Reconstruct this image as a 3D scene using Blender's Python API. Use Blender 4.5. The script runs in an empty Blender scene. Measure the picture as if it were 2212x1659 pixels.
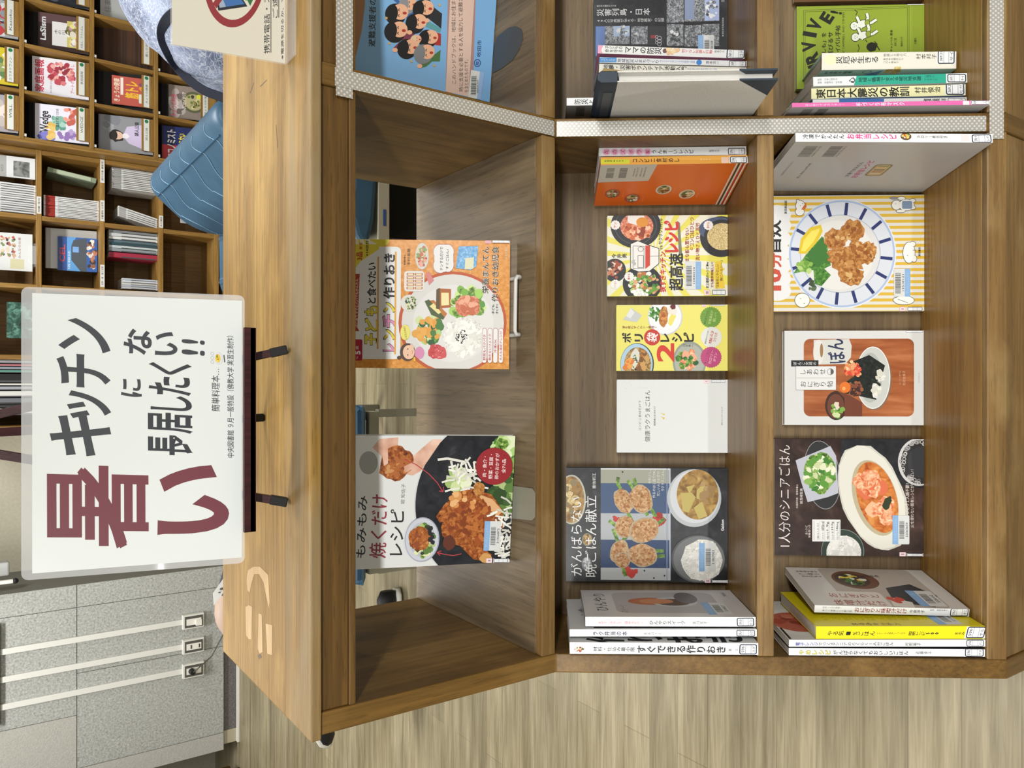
import bpy, bmesh, math, random
from mathutils import Vector as V, Matrix as M4
sc = bpy.context.scene; col = sc.collection
# ---------------------------------------------------------------- camera (held sideways: the photo's left is up)
TH = math.radians(35.0); FPX = 1683.0; CH = 1.5
fwd = V((0, math.cos(TH), -math.sin(TH))); upv = V((0, math.sin(TH), math.cos(TH))); rgt = V((1, 0, 0))
CAM = V((0, 0, CH))
cd = bpy.data.cameras.new('camera'); cd.sensor_width = 36; cd.lens = 36*FPX/2212; cd.clip_start = .02; cd.clip_end = 60
co = bpy.data.objects.new('camera', cd); col.objects.link(co)
co.matrix_world = M4.Translation(CAM) @ M4((-upv, rgt, -fwd)).transposed().to_4x4()
sc.camera = co
# ---------------------------------------------------------------- light
w = bpy.data.worlds.new('world'); sc.world = w; w.use_nodes = True
w.node_tree.nodes['Background'].inputs[0].default_value = (1, .985, .96, 1)
w.node_tree.nodes['Background'].inputs[1].default_value = .15
sc.view_settings.view_transform = 'Standard'; sc.view_settings.look = 'None'
sc.view_settings.exposure = 0.12; sc.view_settings.gamma = 1
def lamp(x, y, sx, sy, watts, z=2.66):
    l = bpy.data.lights.new('ceiling_lamp', 'AREA'); l.shape = 'RECTANGLE'; l.size = sx; l.size_y = sy; l.energy = watts
    l.color = (1, .985, .955)
    o = bpy.data.objects.new('ceiling_lamp', l); col.objects.link(o); o.location = (x, y, z)
for y_, e_ in ((-3.6, 42), (-1.1, 76), (1.7, 33), (4.1, 60)):
    for x_ in (-1.35, 1.35): lamp(x_, y_, 1.25, .22, e_)
# ---------------------------------------------------------------- helpers
def ray(px, py):
    return rgt*((829.5-py)/FPX) - upv*((px-1106)/FPX) + fwd
def hit(px, py, p, n):
    r = ray(px, py); p = V(p); n = V(n)
    return CAM + r*((p-CAM).dot(n)/r.dot(n))
def aty(px, py, y): return hit(px, py, (0, y, 0), (0, 1, 0))
def atz(px, py, z): return hit(px, py, (0, 0, z), (0, 0, 1))
def proj(p):
    q = V(p)-CAM; d = q.dot(fwd); return (1106-FPX*q.dot(upv)/d, 829.5-FPX*q.dot(rgt)/d)
def lin(h):
    r = [int(h[i:i+2], 16)/255 for i in (0, 2, 4)]
    return tuple(c/12.92 if c <= .04045 else ((c+.055)/1.055)**2.4 for c in r)+(1,)
MC = {}
def C(h, rough=.45, metal=0, spec=.4):
    k = (h, rough, metal)
    if k not in MC:
        m = bpy.data.materials.new('paint_'+h); m.use_nodes = True; b = m.node_tree.nodes['Principled BSDF']
        b.inputs['Base Color'].default_value = lin(h); b.inputs['Roughness'].default_value = rough
        b.inputs['Metallic'].default_value = metal; b.inputs['Specular IOR Level'].default_value = spec
        MC[k] = m
    return MC[k]
def tex(name, stops, scale=60, detail=4, dist=.3, stretch=(1, 1, 1), rough=.5, bump=0, kind='noise', rot=(0, 0, 0), rgh=.55):
    if name in MC: return MC[name]
    m = bpy.data.materials.new(name); m.use_nodes = True; nt = m.node_tree; b = nt.nodes['Principled BSDF']; N_ = nt.nodes.new; L = nt.links.new
    tc = N_('ShaderNodeTexCoord'); mp = N_('ShaderNodeMapping'); mp.inputs['Scale'].default_value = stretch; mp.inputs['Rotation'].default_value = rot
    L(tc.outputs['Object'], mp.inputs[0])
    if kind == 'noise':
        t = N_('ShaderNodeTexNoise'); t.inputs['Scale'].default_value = scale; t.inputs['Detail'].default_value = detail
        t.inputs['Distortion'].default_value = dist; t.inputs['Roughness'].default_value = rgh; out = t.outputs['Fac']
    else:
        t = N_('ShaderNodeTexVoronoi'); t.inputs['Scale'].default_value = scale; out = t.outputs['Color']
        t.inputs['Randomness'].default_value = 1
    L(mp.outputs[0], t.inputs['Vector'])
    cr = N_('ShaderNodeValToRGB'); e = cr.color_ramp.elements
    for i, (p, h) in enumerate(stops):
        x = e[i] if i < 2 else e.new(p)
        x.position = p; x.color = lin(h)
    L(out, cr.inputs[0]); L(cr.outputs[0], b.inputs['Base Color']); b.inputs['Roughness'].default_value = rough
    b.inputs['Specular IOR Level'].default_value = .35
    if bump:
        bp = N_('ShaderNodeBump'); bp.inputs['Strength'].default_value = bump; bp.inputs['Distance'].default_value = .004
        L(t.outputs[0], bp.inputs['Height']); L(bp.outputs[0], b.inputs['Normal'])
    MC[name] = m
    return m
def wood(name, dark, mid, light, axis='x', fine=1.0, rough=.42, worn=None):
    """wood with grain along one axis; worn = a paler tone rubbed through in patches"""
    if name in MC: return MC[name]
    m = bpy.data.materials.new(name); m.use_nodes = True; nt = m.node_tree; b = nt.nodes['Principled BSDF']; N_ = nt.nodes.new; L = nt.links.new
    tc = N_('ShaderNodeTexCoord')
    def noise(sc_, along, det, dist=0):
        mp = N_('ShaderNodeMapping'); s = [1, 1, 1]; s['xyz'.index(axis)] = along; mp.inputs['Scale'].default_value = s
        L(tc.outputs['Object'], mp.inputs[0]); t = N_('ShaderNodeTexNoise'); t.inputs['Scale'].default_value = sc_
        t.inputs['Detail'].default_value = det; t.inputs['Distortion'].default_value = dist; L(mp.outputs[0], t.inputs['Vector'])
        return t.outputs['Fac']
    def mix(a, c, f, mode='MIX'):
        x = N_('ShaderNodeMix'); x.data_type = 'RGBA'; x.blend_type = mode
        if isinstance(f, float): x.inputs[0].default_value = f
        else: L(f, x.inputs[0])
        L(a, x.inputs[6]); L(c, x.inputs[7]); return x.outputs[2]
    def ramp(src, st):
        cr = N_('ShaderNodeValToRGB'); e = cr.color_ramp.elements
        for i, (p, h) in enumerate(st):
            x = e[i] if i < 2 else e.new(p)
            x.position = p; x.color = lin(h)
        L(src, cr.inputs[0]); return cr.outputs[0]
    big = ramp(noise(9*fine, .12, 3, .6), ((.3, dark), (.5, mid), (.72, light)))
    fib = ramp(noise(150*fine, .035, 5), ((.32, '6a6a6a'), (.5, 'c0c0c0'), (.68, 'ffffff')))
    c = mix(big, fib, .42, 'MULTIPLY')
    pores = ramp(noise(420*fine, .06, 2), ((.33, '707070'), (.42, 'ffffff')))
    c = mix(c, pores, .32, 'MULTIPLY')
    if worn:
        wr = N_('ShaderNodeRGB'); wr.outputs[0].default_value = lin(worn)
        c = mix(c, wr.outputs[0], ramp(noise(14, .5, 6), ((.52, '000000'), (.66, '8a8a8a'))))
    L(c, b.inputs['Base Color']); b.inputs['Roughness'].default_value = rough; b.inputs['Specular IOR Level'].default_value = .35
    bp = N_('ShaderNodeBump'); bp.inputs['Strength'].default_value = .12; bp.inputs['Distance'].default_value = .002
    L(noise(260*fine, .04, 3), bp.inputs['Height']); L(bp.outputs[0], b.inputs['Normal'])
    MC[name] = m
    return m
def clear(name, tint='f4f8fa', a=.12, rough=.06, wavy=0):
    if name in MC: return MC[name]
    m = bpy.data.materials.new(name); m.use_nodes = True; nt = m.node_tree; nt.nodes.clear(); N_ = nt.nodes.new; L = nt.links.new
    o = N_('ShaderNodeOutputMaterial'); mx = N_('ShaderNodeMixShader'); tr = N_('ShaderNodeBsdfTransparent'); p = N_('ShaderNodeBsdfPrincipled')
    p.inputs['Base Color'].default_value = lin(tint); p.inputs['Roughness'].default_value = rough
    mx.inputs[0].default_value = a
    if wavy:
        tc = N_('ShaderNodeTexCoord'); t = N_('ShaderNodeTexNoise'); t.inputs['Scale'].default_value = 9; t.inputs['Detail'].default_value = 1; L(tc.outputs['Object'], t.inputs['Vector'])
        bp = N_('ShaderNodeBump'); bp.inputs['Strength'].default_value = wavy; bp.inputs['Distance'].default_value = .01; L(t.outputs['Fac'], bp.inputs['Height']); L(bp.outputs[0], p.inputs['Normal'])
    L(tr.outputs[0], mx.inputs[1]); L(p.outputs[0], mx.inputs[2]); L(mx.outputs[0], o.inputs[0]); MC[name] = m
    return m
def tag(o, label=None, cat=None, group=None, kind=None):
    if label: o['label'] = label
    if cat: o['category'] = cat
    if group: o['group'] = group
    if kind: o['kind'] = kind
    return o
def thing(name, label, cat, M=(0, 0, 0), group=None):
    o = bpy.data.objects.new(name, None); col.objects.link(o); o.empty_display_size = .05
    o.matrix_world = M if isinstance(M, M4) else M4.Translation(V(M))
    return tag(o, label, cat, group)
def dup(root, M, label, group=None):
    r = root.copy(); col.objects.link(r); r.matrix_world = M; r['label'] = label
    if group: r['group'] = group
    for ch in root.children:
        c = ch.copy(); col.objects.link(c); c.parent = r
        for g in ch.children:
            d = g.copy(); col.objects.link(d); d.parent = c
    return r
class MB:
    def __init__(s): s.v = []; s.f = []; s.m = []; s.mats = []
    def mi(s, m):
        if m not in s.mats: s.mats.append(m)
        return s.mats.index(m)
    def add(s, vs, fs, m, M=None):
        k = len(s.v); s.v += [(M @ V(p)) if M else V(p) for p in vs]; i = s.mi(m)
        for f in fs: s.f.append([k+j for j in f]); s.m.append(i)
    def box(s, x0, x1, y0, y1, z0, z1, m, M=None):
        s.add([(x, y, z) for x in (x0, x1) for y in (y0, y1) for z in (z0, z1)],
              [(0, 1, 3, 2), (4, 6, 7, 5), (0, 4, 5, 1), (2, 3, 7, 6), (0, 2, 6, 4), (1, 5, 7, 3)], m, M)
        return s
    def prism(s, prof, x0, x1, m, M=None, ax='x'):
        n = len(prof); mk = {'x': lambda t, a, b: (t, a, b), 'y': lambda t, a, b: (a, t, b), 'z': lambda t, a, b: (a, b, t)}[ax]
        s.add([mk(t, a, b) for t in (x0, x1) for a, b in prof], [list(range(n)), list(range(2*n-1, n-1, -1))]+[(i, (i+1) % n, n+(i+1) % n, n+i) for i in range(n)], m, M)
        return s
    def tube(s, pts, r, m, n=10, cap=True):
        pts = [V(p) for p in pts]; rs = r if isinstance(r, (list, tuple)) else [r]*len(pts); vs = []; a = None
        for i, p in enumerate(pts):
            t = (pts[min(i+1, len(pts)-1)]-pts[max(i-1, 0)]).normalized()
            if a is None: a = t.orthogonal().normalized()
            a = (a-t*a.dot(t)).normalized(); b = t.cross(a)
            vs += [p+(a*math.cos(q)+b*math.sin(q))*rs[i] for q in [6.28319*j/n for j in range(n)]]
        fs = [(i*n+j, i*n+(j+1) % n, (i+1)*n+(j+1) % n, (i+1)*n+j) for i in range(len(pts)-1) for j in range(n)]
        if cap: fs += [list(range(n-1, -1, -1)), list(range(len(vs)-n, len(vs)))]
        s.add(vs, fs, m); return s
    def bar(s, a, b, wx, wy, m, side=(1, 0, 0)):
        a, b = V(a), V(b); t = (b-a).normalized(); u = V(side); u = (u-t*u.dot(t)).normalized(); q = t.cross(u)
        vs = [p+u*i*wx/2+q*j*wy/2 for p in (a, b) for i, j in ((-1, -1), (1, -1), (1, 1), (-1, 1))]
        s.add(vs, [(3, 2, 1, 0), (4, 5, 6, 7)]+[(i, (i+1) % 4, 4+(i+1) % 4, 4+i) for i in range(4)], m); return s
    def ball(s, c, r, m, n=14, sq=(1, 1, 1)):
        vs = []; fs = []
        for i in range(n//2+1):
            for j in range(n):
                t = math.pi*i/(n//2); p = 6.28319*j/n
                vs.append(V(c)+V((math.sin(t)*math.cos(p)*sq[0], math.sin(t)*math.sin(p)*sq[1], math.cos(t)*sq[2]))*r)
        for i in range(n//2):
            for j in range(n): fs.append((i*n+j, (i+1)*n+j, (i+1)*n+(j+1) % n, i*n+(j+1) % n))
        s.add(vs, fs, m); return s
    def build(s, name, parent=None, world=False, bevel=0, seg=2, smooth=False):
        vs = s.v
        if world and parent is not None:
            I = parent.matrix_world.inverted(); vs = [I @ p for p in vs]
        me = bpy.data.meshes.new(name); me.from_pydata([tuple(p) for p in vs], [], s.f)
        for m in s.mats: me.materials.append(m)
        me.polygons.foreach_set('material_index', s.m)
        bm = bmesh.new(); bm.from_mesh(me)
        if smooth: bmesh.ops.remove_doubles(bm, verts=bm.verts, dist=1e-5)
        bmesh.ops.recalc_face_normals(bm, faces=bm.faces)
        if bevel:
            ed = [e for e in bm.edges if len(e.link_faces) == 2 and e.calc_face_angle(0) > .5]
            bmesh.ops.bevel(bm, geom=ed, offset=bevel, segments=seg, affect='EDGES', profile=.5)
        if smooth:
            for f in bm.faces: f.smooth = True
        bm.to_mesh(me); bm.free()
        o = bpy.data.objects.new(name, me); col.objects.link(o)
        if parent is not None: o.parent = parent
        return o
# ---- printing on covers: flat coloured shapes and lettering laid on a face in the coordinates of a framed view of it
GC = {}
def raw(st, off, shear):
    c = bpy.data.curves.new('lettering', 'FONT'); c.body = st; c.offset = off; c.resolution_u = 5 if len(st) == 1 and off > .018 else 2; c.shear = shear
    o = bpy.data.objects.new('lettering', c); col.objects.link(o); bpy.context.view_layer.update()
    me = bpy.data.meshes.new_from_object(o.evaluated_get(bpy.context.evaluated_depsgraph_get()))
    r = ([(p.co.x, p.co.y) for p in me.vertices], [list(p.vertices) for p in me.polygons])
    bpy.data.objects.remove(o); bpy.data.curves.remove(c); bpy.data.meshes.remove(me); return r
def glyph(st, bold=0.0, shear=0.0):
    k = (st, bold, shear)
    if k not in GC and len(st) > 1 and bold > .009 and all(ord(q) >= 0x3000 for q in st):
        vs = []; fs = []
        for i, q in enumerate(st):
            v, f = glyph(q, bold, shear); n = len(vs); vs += [(x+i, y, z) for x, y, z in v]; fs += [[j+n for j in p] for p in f]
        GC[k] = (vs, fs)
    if k not in GC:
        heavy = bold > .009; vs, fs = raw(st, min(bold, 0), shear); n = len(vs)
        vs = [(x, y, 0) for x, y in vs]
        if heavy:      # bolder: grow the outline; where that breaks the fill, overlay shifted copies instead
            area = lambda P, Q: sum(abs(sum(P[f[i-1]][0]*P[f[i]][1]-P[f[i]][0]*P[f[i-1]][1] for i in range(len(f))))/2 for f in Q)
            ec = {}
            for f in fs:
                for i in range(len(f)): e = tuple(sorted((f[i-1], f[i]))); ec[e] = ec.get(e, 0)+1
            per = sum(math.hypot(vs[a][0]-vs[b][0], vs[a][1]-vs[b][1]) for (a, b), c_ in ec.items() if c_ == 1)
            v2, f2 = raw(st, bold, shear); gain = (area(v2, f2)-area(vs, fs))/(per*bold) if per else 1
            if .8 < gain < 1.15: vs, fs = [(x, y, 0) for x, y in v2], f2
            else:
                g = bold*.75; ds = ((g, g), (-g, g), (g, -g), (-g, -g), (0, 0)); fs = [[i+n*j for i in f] for j in range(5) for f in fs]; vs = [(x+a, y+b, .35*j) for j, (a, b) in enumerate(ds) for x, y, z in vs]
        GC[k] = (vs, fs)
    return GC[k]
def clipab(p):
    for ax, sgn, lim in ((0, 1, 0), (0, -1, -1), (1, 1, 0), (1, -1, -1)):
        o = []
        for i in range(len(p)):
            a, b = p[i-1], p[i]; da = sgn*a[ax]-lim; db = sgn*b[ax]-lim
            if (da >= 0) != (db >= 0):
                t = da/(da-db); o.append((a[0]+(b[0]-a[0])*t, a[1]+(b[1]-a[1])*t))
            if db >= 0: o.append(b)
        p = o
        if len(p) < 3: return []
    return p
class PR(MB):
    STEP = 9e-6; last = 4
    def __init__(s): MB.__init__(s); s.k = 4
    def frame(s, TL, TR, BL, o, r, d):
        """TL, TR, BL: corners of the face in view coordinates; o, r, d: its top left corner, rightward and downward edges"""
        s.o, s.r, s.d = V(o), V(r), V(d); s.n = s.d.cross(s.r).normalized()
        ax, ay = TR[0]-TL[0], TR[1]-TL[1]; bx, by = BL[0]-TL[0], BL[1]-TL[1]; D = ax*by-ay*bx; s.sl = by/bx if bx else 0
        s.ab = lambda x, y: (((x-TL[0])*by-(y-TL[1])*bx)/D, (ax*(y-TL[1])-ay*(x-TL[0]))/D)
        return s
    def P(s, a, b): return s.o+s.r*a+s.d*b+s.n*(s.k*s.STEP)
    def Q(s, x, y):
        a, b = s.ab(x, y); return s.P(min(max(a, .004), .996), min(max(b, .002), .998))
    def build(s, name, *a, **k):
        if 'label' not in name or name == 'label_lettering': PR.last = s.k
        return MB.build(s, name, *a, **k)
    def poly(s, pts, m, up=True):
        if isinstance(m, str): m = C(m)
        p = clipab([s.ab(*q) for q in pts])
        if p: s.add([s.P(*q) for q in p], [list(range(len(p)))], m)
        if up: s.k += 1
        return s
    def rect(s, x0, x1, y0, y1, m): return s.poly([(x0, y0), (x1, y0), (x1, y1), (x0, y1)], m)
    def rrect(s, x0, x1, y0, y1, r, m):
        p = []
        for cx, cy, a0 in ((x1-r, y1-r, 0), (x0+r, y1-r, 90), (x0+r, y0+r, 180), (x1-r, y0+r, 270)):
            p += [(cx+r*math.cos(math.radians(a0+i*15)), cy+r*math.sin(math.radians(a0+i*15))) for i in range(7)]
        return s.poly(p, m)
    def ell(s, cx, cy, rx, ry, m, rot=0, n=36, a0=0, a1=360):
        c, q = math.cos(math.radians(rot)), math.sin(math.radians(rot)); p = []
        for i in range(n if a1-a0 >= 360 else n+1):
            t = math.radians(a0+(a1-a0)*i/n); x, y = rx*math.cos(t), ry*math.sin(t); p.append((cx+x*c-y*q, cy+x*q+y*c))
        return s.poly(p, m)
    def ring(s, cx, cy, rx, ry, w_, m, rot=0, n=36, a0=0, a1=360):
        if isinstance(m, str): m = C(m)
        c, q = math.cos(math.radians(rot)), math.sin(math.radians(rot))
        def pt(t, k): x, y = (rx-k)*math.cos(t), (ry-k)*math.sin(t); return (cx+x*c-y*q, cy+x*q+y*c)
        for i in range(n):
            t, u = math.radians(a0+(a1-a0)*i/n), math.radians(a0+(a1-a0)*(i+1)/n)
            s.poly([pt(t, 0), pt(u, 0), pt(u, w_), pt(t, w_)], m, False)
        s.k += 1; return s
    def line(s, pts, w_, m):
        for (a, b), (c, d) in zip(pts, pts[1:]):
            L = math.hypot(c-a, d-b) or 1; nx, ny = -(d-b)/L*w_/2, (c-a)/L*w_/2
            s.poly([(a+nx, b+ny), (c+nx, d+ny), (c-nx, d-ny), (a-nx, b-ny)], m, False)
        s.k += 1; return s
    def badge(s, cx, cy, r, m, n=28, k=.93):
        return s.poly([(cx+r*(1 if i % 2 else k)*math.cos(math.pi*i/n), cy+r*(1 if i % 2 else k)*math.sin(math.pi*i/n)) for i in range(2*n)], m)
    def blobs(s, cx, cy, rx, ry, n, size, ms, seed=0, asp=1.0, rot=0):
        R = random.Random(seed+int(cx*7+cy)); c, q = math.cos(math.radians(rot)), math.sin(math.radians(rot))
        for i in range(n):
            t = R.uniform(0, 6.283); k = math.sqrt(R.random()); ex, ey = rx*k*math.cos(t), ry*k*math.sin(t); bx, by = cx+ex*c-ey*q, cy+ex*q+ey*c
            z = size*R.uniform(.6, 1.25); o = R.uniform(0, 3.14); lx = math.cos(o); ly = math.sin(o); p = []
            for j in range(9):
                u = 6.283*j/9; g = z*R.uniform(.75, 1.15); a, b = g*math.cos(u)*asp, g*math.sin(u); p.append((bx+a*lx-b*ly, by+a*ly+b*lx))
            s.poly(p, R.choice(ms), False); s.k += .2
        s.k += 1; return s
    def shape(s, cx, cy, rx, ry, m, seed=0, rot=0, j=.12, n=18):
        R = random.Random(seed+int(cx+cy)); c, q = math.cos(math.radians(rot)), math.sin(math.radians(rot)); p = []
        for i in range(n):
            t = 6.283*i/n; g = 1+R.uniform(-j, j); x, y = rx*g*math.cos(t), ry*g*math.sin(t); p.append((cx+x*c-y*q, cy+x*q+y*c))
        return s.poly(p, m)
    def text(s, st, x0, x1, y0, y1, m, bold=.0, shear=0, rot=0):
        """upright lettering: top x0, bottom x1, runs from y1 (left) to y0 (right)"""
        if isinstance(m, str): m = C(m)
        vs, fs = glyph(st, bold, shear)
        if not vs: return s
        ax, bx = min(p[0] for p in vs), max(p[0] for p in vs); ay, by = min(p[1] for p in vs), max(p[1] for p in vs)
        cx, cy = (x0+x1)/2, (y0+y1)/2; c, q = math.cos(math.radians(rot)), math.sin(math.radians(rot)); P = []
        for g, h, z in vs:
            X = x1-(h-ay)/(by-ay or 1)*(x1-x0); Y = y1-(g-ax)/(bx-ax or 1)*(y1-y0)
            dx, dy = X-cx, Y-cy; P.append(s.Q(cx+dx*c-dy*q, cy+dx*q+dy*c)+s.n*(z*s.STEP))
        s.add(P, fs, m); s.k += 2; return s
    def vtext(s, st, x0, x1, y0, y1, m, bold=.0):
        """characters stacked downward from x0 to x1, column between y0 and y1"""
        if isinstance(m, str): m = C(m)
        n = len(st); c = (x1-x0)/n
        for i, ch in enumerate(st):
            if ch == ' ': continue
            vs, fs = glyph("|" if ch in 'ー～' else ch, bold); k = min(1.0, .98); P = []
            gw = max(p[0] for p in vs)+min(p[0] for p in vs)
            for g, h, z in vs:
                X = x0+(i+1)*c-(h+.12)*c*k; Y = (y0+y1)/2+s.sl*(X-(x0+x1)/2)-(g-gw/2)*(y1-y0)
                P.append(s.Q(X, Y)+s.n*(z*s.STEP))
            s.add(P, fs, m)
        s.k += 2; return s
    def bars(s, x0, x1, y0, y1, seed=1, m='202428'):
        R = random.Random(seed); y = y0
        while y < y1:
            q = (y1-y0)*R.uniform(.012, .04); s.poly([(x0, y), (x1, y), (x1, min(y+q, y1)), (x0, min(y+q, y1))], m, False); y += q+(y1-y0)*R.uniform(.015, .035)
        s.k += 1; return s
    def lib(s, x0, x1, y0, y1, num, blue='L', seed=3):
        """the library's barcode sticker"""
        w_ = x1-x0; h = y1-y0; s.rrect(x0, x1, y0, y1, w_*.06, 'd4d8d8')
        f = (lambda t: x0+w_*t) if blue == 'L' else (lambda t: x1-w_*t)
        a, b = sorted((f(0), f(.34))); s.rect(a, b, y0, y1, '86aeda'); s.text('すいたとしょかん', a+w_*.08, b-w_*.08, y0+h*.12, y1-h*.12, 'a8c8e8')
        if blue == 'L':
            s.bars(f(.4), f(.7), y0+h*.2, y1-h*.2, seed); s.text(num, f(.78), f(.92), y0+h*.25, y1-h*.25, '30343a', .01)
        else:
            s.bars(x0+w_*.08, x0+w_*.42, y0+h*.15, y1-h*.12, seed); s.text(num, x0+w_*.5, x0+w_*.62, y0+h*.2, y1-h*.2, '30343a', .01)
        return s
    def call(s, x0, x1, y0, y1, a='', b='', ink='1c2438'):
        """the spine call-number sticker: frame of three cells stacked downward"""
        h = y1-y0; t = min(h*.11, (x1-x0)*.06); w_ = x1-x0
        s.rect(x0-t, x1+t*1.5, y0, y1, 'e4e6e8'); s.rrect(x0, x1, y0, y1, t*2, ink); s.rrect(x0+t, x1-t, y0+t, y1-t, t, 'e2e6ea')
        for k in (.36, .66): s.rect(x0+w_*k-t*.2, x0+w_*k+t*.2, y0+t, y1-t, '7c8088')
        if a: s.text(a, x0+w_*.12, x0+w_*.28, y0+h*.2, y1-h*.2, '30343c', .01)
        if b: s.text(b, x0+w_*.73, x0+w_*.9, y0+h*.2, y1-h*.2, '30343c', .01)
        return s
# ---- the bookcase's slanted lower front: x across, n into the case, s down the front
C0 = V((0, 1.0066, .708)); TT = V((0, -.6057, -.7957)); NN = V((0, .7957, -.6057))
ML = M4((rgt, NN, -TT)).transposed().to_4x4(); ML.translation = C0
def rotv(w_):
    a = V(w_); l = a.length
    return M4.Rotation(l, 4, a) if l > 1e-9 else M4()
# ---- books
PG = None
def page_mat():
    return tex('page_edges', [(.35, 'a9a59a'), (.65, 'dcd8cc')], 900, 2, 0, rough=.8)
def book(label, Mx, T, W, H, spine='e0e2e3', front='e0e2e3', back=None, face=True, spine_side='L', group='books', hard=False, name='book', cat='book', gap=0):
    """face: the cover looks at the viewer (x width, y thickness, z up); else the spine does (x thickness, y depth, z up)"""
    o = thing(name, label, cat, Mx, group); t = .0018 if hard else .0006
    cs = lambda h: C(h, .32) if isinstance(h, str) else h
    f, b, s_ = cs(front), cs(back or front), cs(spine); c = MB(); i = .003 if hard else .0008
    if face:
        x = (0, t) if spine_side == 'L' else (W-t, W); u = (t, W) if spine_side == 'L' else (0, W-t)
        c.box(u[0], u[1], 0, t, 0, H, f); c.box(u[0], u[1], T-t, T, 0, H, b); c.box(x[0], x[1], 0, T, 0, H, s_)
        p = MB().box(t+(i if spine_side == 'R' else 0), W-t-(i if spine_side == 'L' else 0), t, T-t, i, H-i, page_mat())
    else:
        c.box(0, t, t, W, 0, H, b); c.box(T-t, T, t, W, 0, H, f); c.box(0, T, 0, t, 0, H, s_)
        p = MB().box(t, T-t, t, W-i, i, H-i, page_mat())
    c.build('cover', o); p.build('page_block', o)
    return o
# ================================================================ the setting
def floor_mat():
    m = bpy.data.materials.new('vinyl_planks'); m.use_nodes = True; nt = m.node_tree; b = nt.nodes['Principled BSDF']; N_ = nt.nodes.new; L = nt.links.new
    tc = N_('ShaderNodeTexCoord'); br = N_('ShaderNodeTexBrick'); L(tc.outputs['Object'], br.inputs['Vector'])
    br.inputs['Color1'].default_value = lin('a89c7c'); br.inputs['Color2'].default_value = lin('8f8468'); br.inputs['Mortar'].default_value = lin('857a5e')
    br.inputs['Scale'].default_value = 1; br.inputs['Mortar Size'].default_value = .0012; br.inputs['Brick Width'].default_value = .95; br.inputs['Row Height'].default_value = .1
    br.inputs['Bias'].default_value = -.05; br.offset = .37
    def ns(scale, sx, det, st):
        mp = N_('ShaderNodeMapping'); mp.inputs['Scale'].default_value = (sx, 1, 1); L(tc.outputs['Object'], mp.inputs[0])
        t = N_('ShaderNodeTexNoise'); t.inputs['Scale'].default_value = scale; t.inputs['Detail'].default_value = det; t.inputs['Distortion'].default_value = .7
        L(mp.outputs[0], t.inputs['Vector']); cr = N_('ShaderNodeValToRGB'); e = cr.color_ramp.elements
        for i, (p, h) in enumerate(st): e[i].position = p; e[i].color = lin(h)
        L(t.outputs['Fac'], cr.inputs[0]); return cr.outputs[0]
    c = br.outputs['Color']
    for o, f in ((ns(26, .07, 4, ((.3, '9a9484'), (.7, 'ffffff'))), .75), (ns(150, .05, 3, ((.35, 'aaa698'), (.65, 'ffffff'))), .5), (ns(2.2, .5, 2, ((.35, 'c8c4b4'), (.65, 'ffffff'))), .6)):
        x = N_('ShaderNodeMix'); x.data_type = 'RGBA'; x.blend_type = 'MULTIPLY'; x.inputs[0].default_value = f; L(c, x.inputs[6]); L(o, x.inputs[7]); c = x.outputs[2]
    g = N_('ShaderNodeGamma'); g.inputs[1].default_value = .8; L(c, g.inputs[0]); L(g.outputs[0], b.inputs['Base Color']); b.inputs['Roughness'].default_value = .38
    b.inputs['Specular IOR Level'].default_value = .3
    return m
def struct(mb, name, **k):
    o = mb.build(name, **k); o['kind'] = 'structure'; return o
RX0, RX1, RY0, RY1 = -4.2, 4.2, -5.2, 5.95
struct(MB().box(RX0, RX1, RY0, RY1+.1, -.06, -.0006, floor_mat()), 'floor')
struct(MB().box(RX0, RX1, RY0, RY1+.1, 2.702, 2.76, C('e4e2dc', .8)), 'ceiling')
plaster = tex('plaster', [(.3, 'bcb8a6'), (.7, 'c8c4b2')], 60, 4, 0, rough=.85, bump=.15)
struct(MB().box(RX0, RX1, RY1, RY1+.1, 0, 2.7, plaster), 'wall_back')
# the tiled pier at the left of the back wall
YP = 5.35
granite = tex('grey_granite_tile', [(.28, '6f7270'), (.42, '9a9c98'), (.55, 'b2b4b0'), (.75, 'd0d2ce')], 85, 5, .2, rough=.55, rgh=.75)
dgran = tex('dark_granite', [(.3, '4a4848'), (.6, '74706e'), (.75, '8c8886')], 120, 5, .2, rough=.5, rgh=.7)
grout = C('7e7e78', .9); rough_pl = tex('rough_plaster', [(.3, 'aaa9a2'), (.7, 'bab9b2')], 130, 5, 0, rough=.9, bump=.5)
pier = MB(); pier.box(-2.43, -1.21, YP, RY1-.002, .1, 2.7, grout)
for x0, x1, z0, z1, m in ((-1.343, -1.21, .958, 1.9, granite), (-1.991, -1.347, .958, 1.9, granite), (-2.43, -1.995, .958, 1.9, rough_pl),
                          (-1.343, -1.21, .1, .954, granite), (-1.74, -1.347, .1, .954, granite), (-2.314, -1.744, .1, .954, granite), (-2.43, -2.318, .1, .954, rough_pl),
                          (-2.43, -1.21, 1.904, 2.7, granite)):
    pier.box(x0, x1, YP-.008, YP, z0, z1, m)
struct(pier, 'wall_left')
base = MB(); base.box(-2.31, -1.18, YP+.01, RY1-.01, 0, .099, dgran); base.box(-2.4, -2.312, YP+.006, RY1-.01, 0, .099, C('b0a890', .7))
struct(base, 'baseboard_back')
struct(MB().box(-2.40, -1.0, YP-.02, YP+.005, 0, .014, C('e6e4dc', .6)), 'trim_1')
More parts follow.
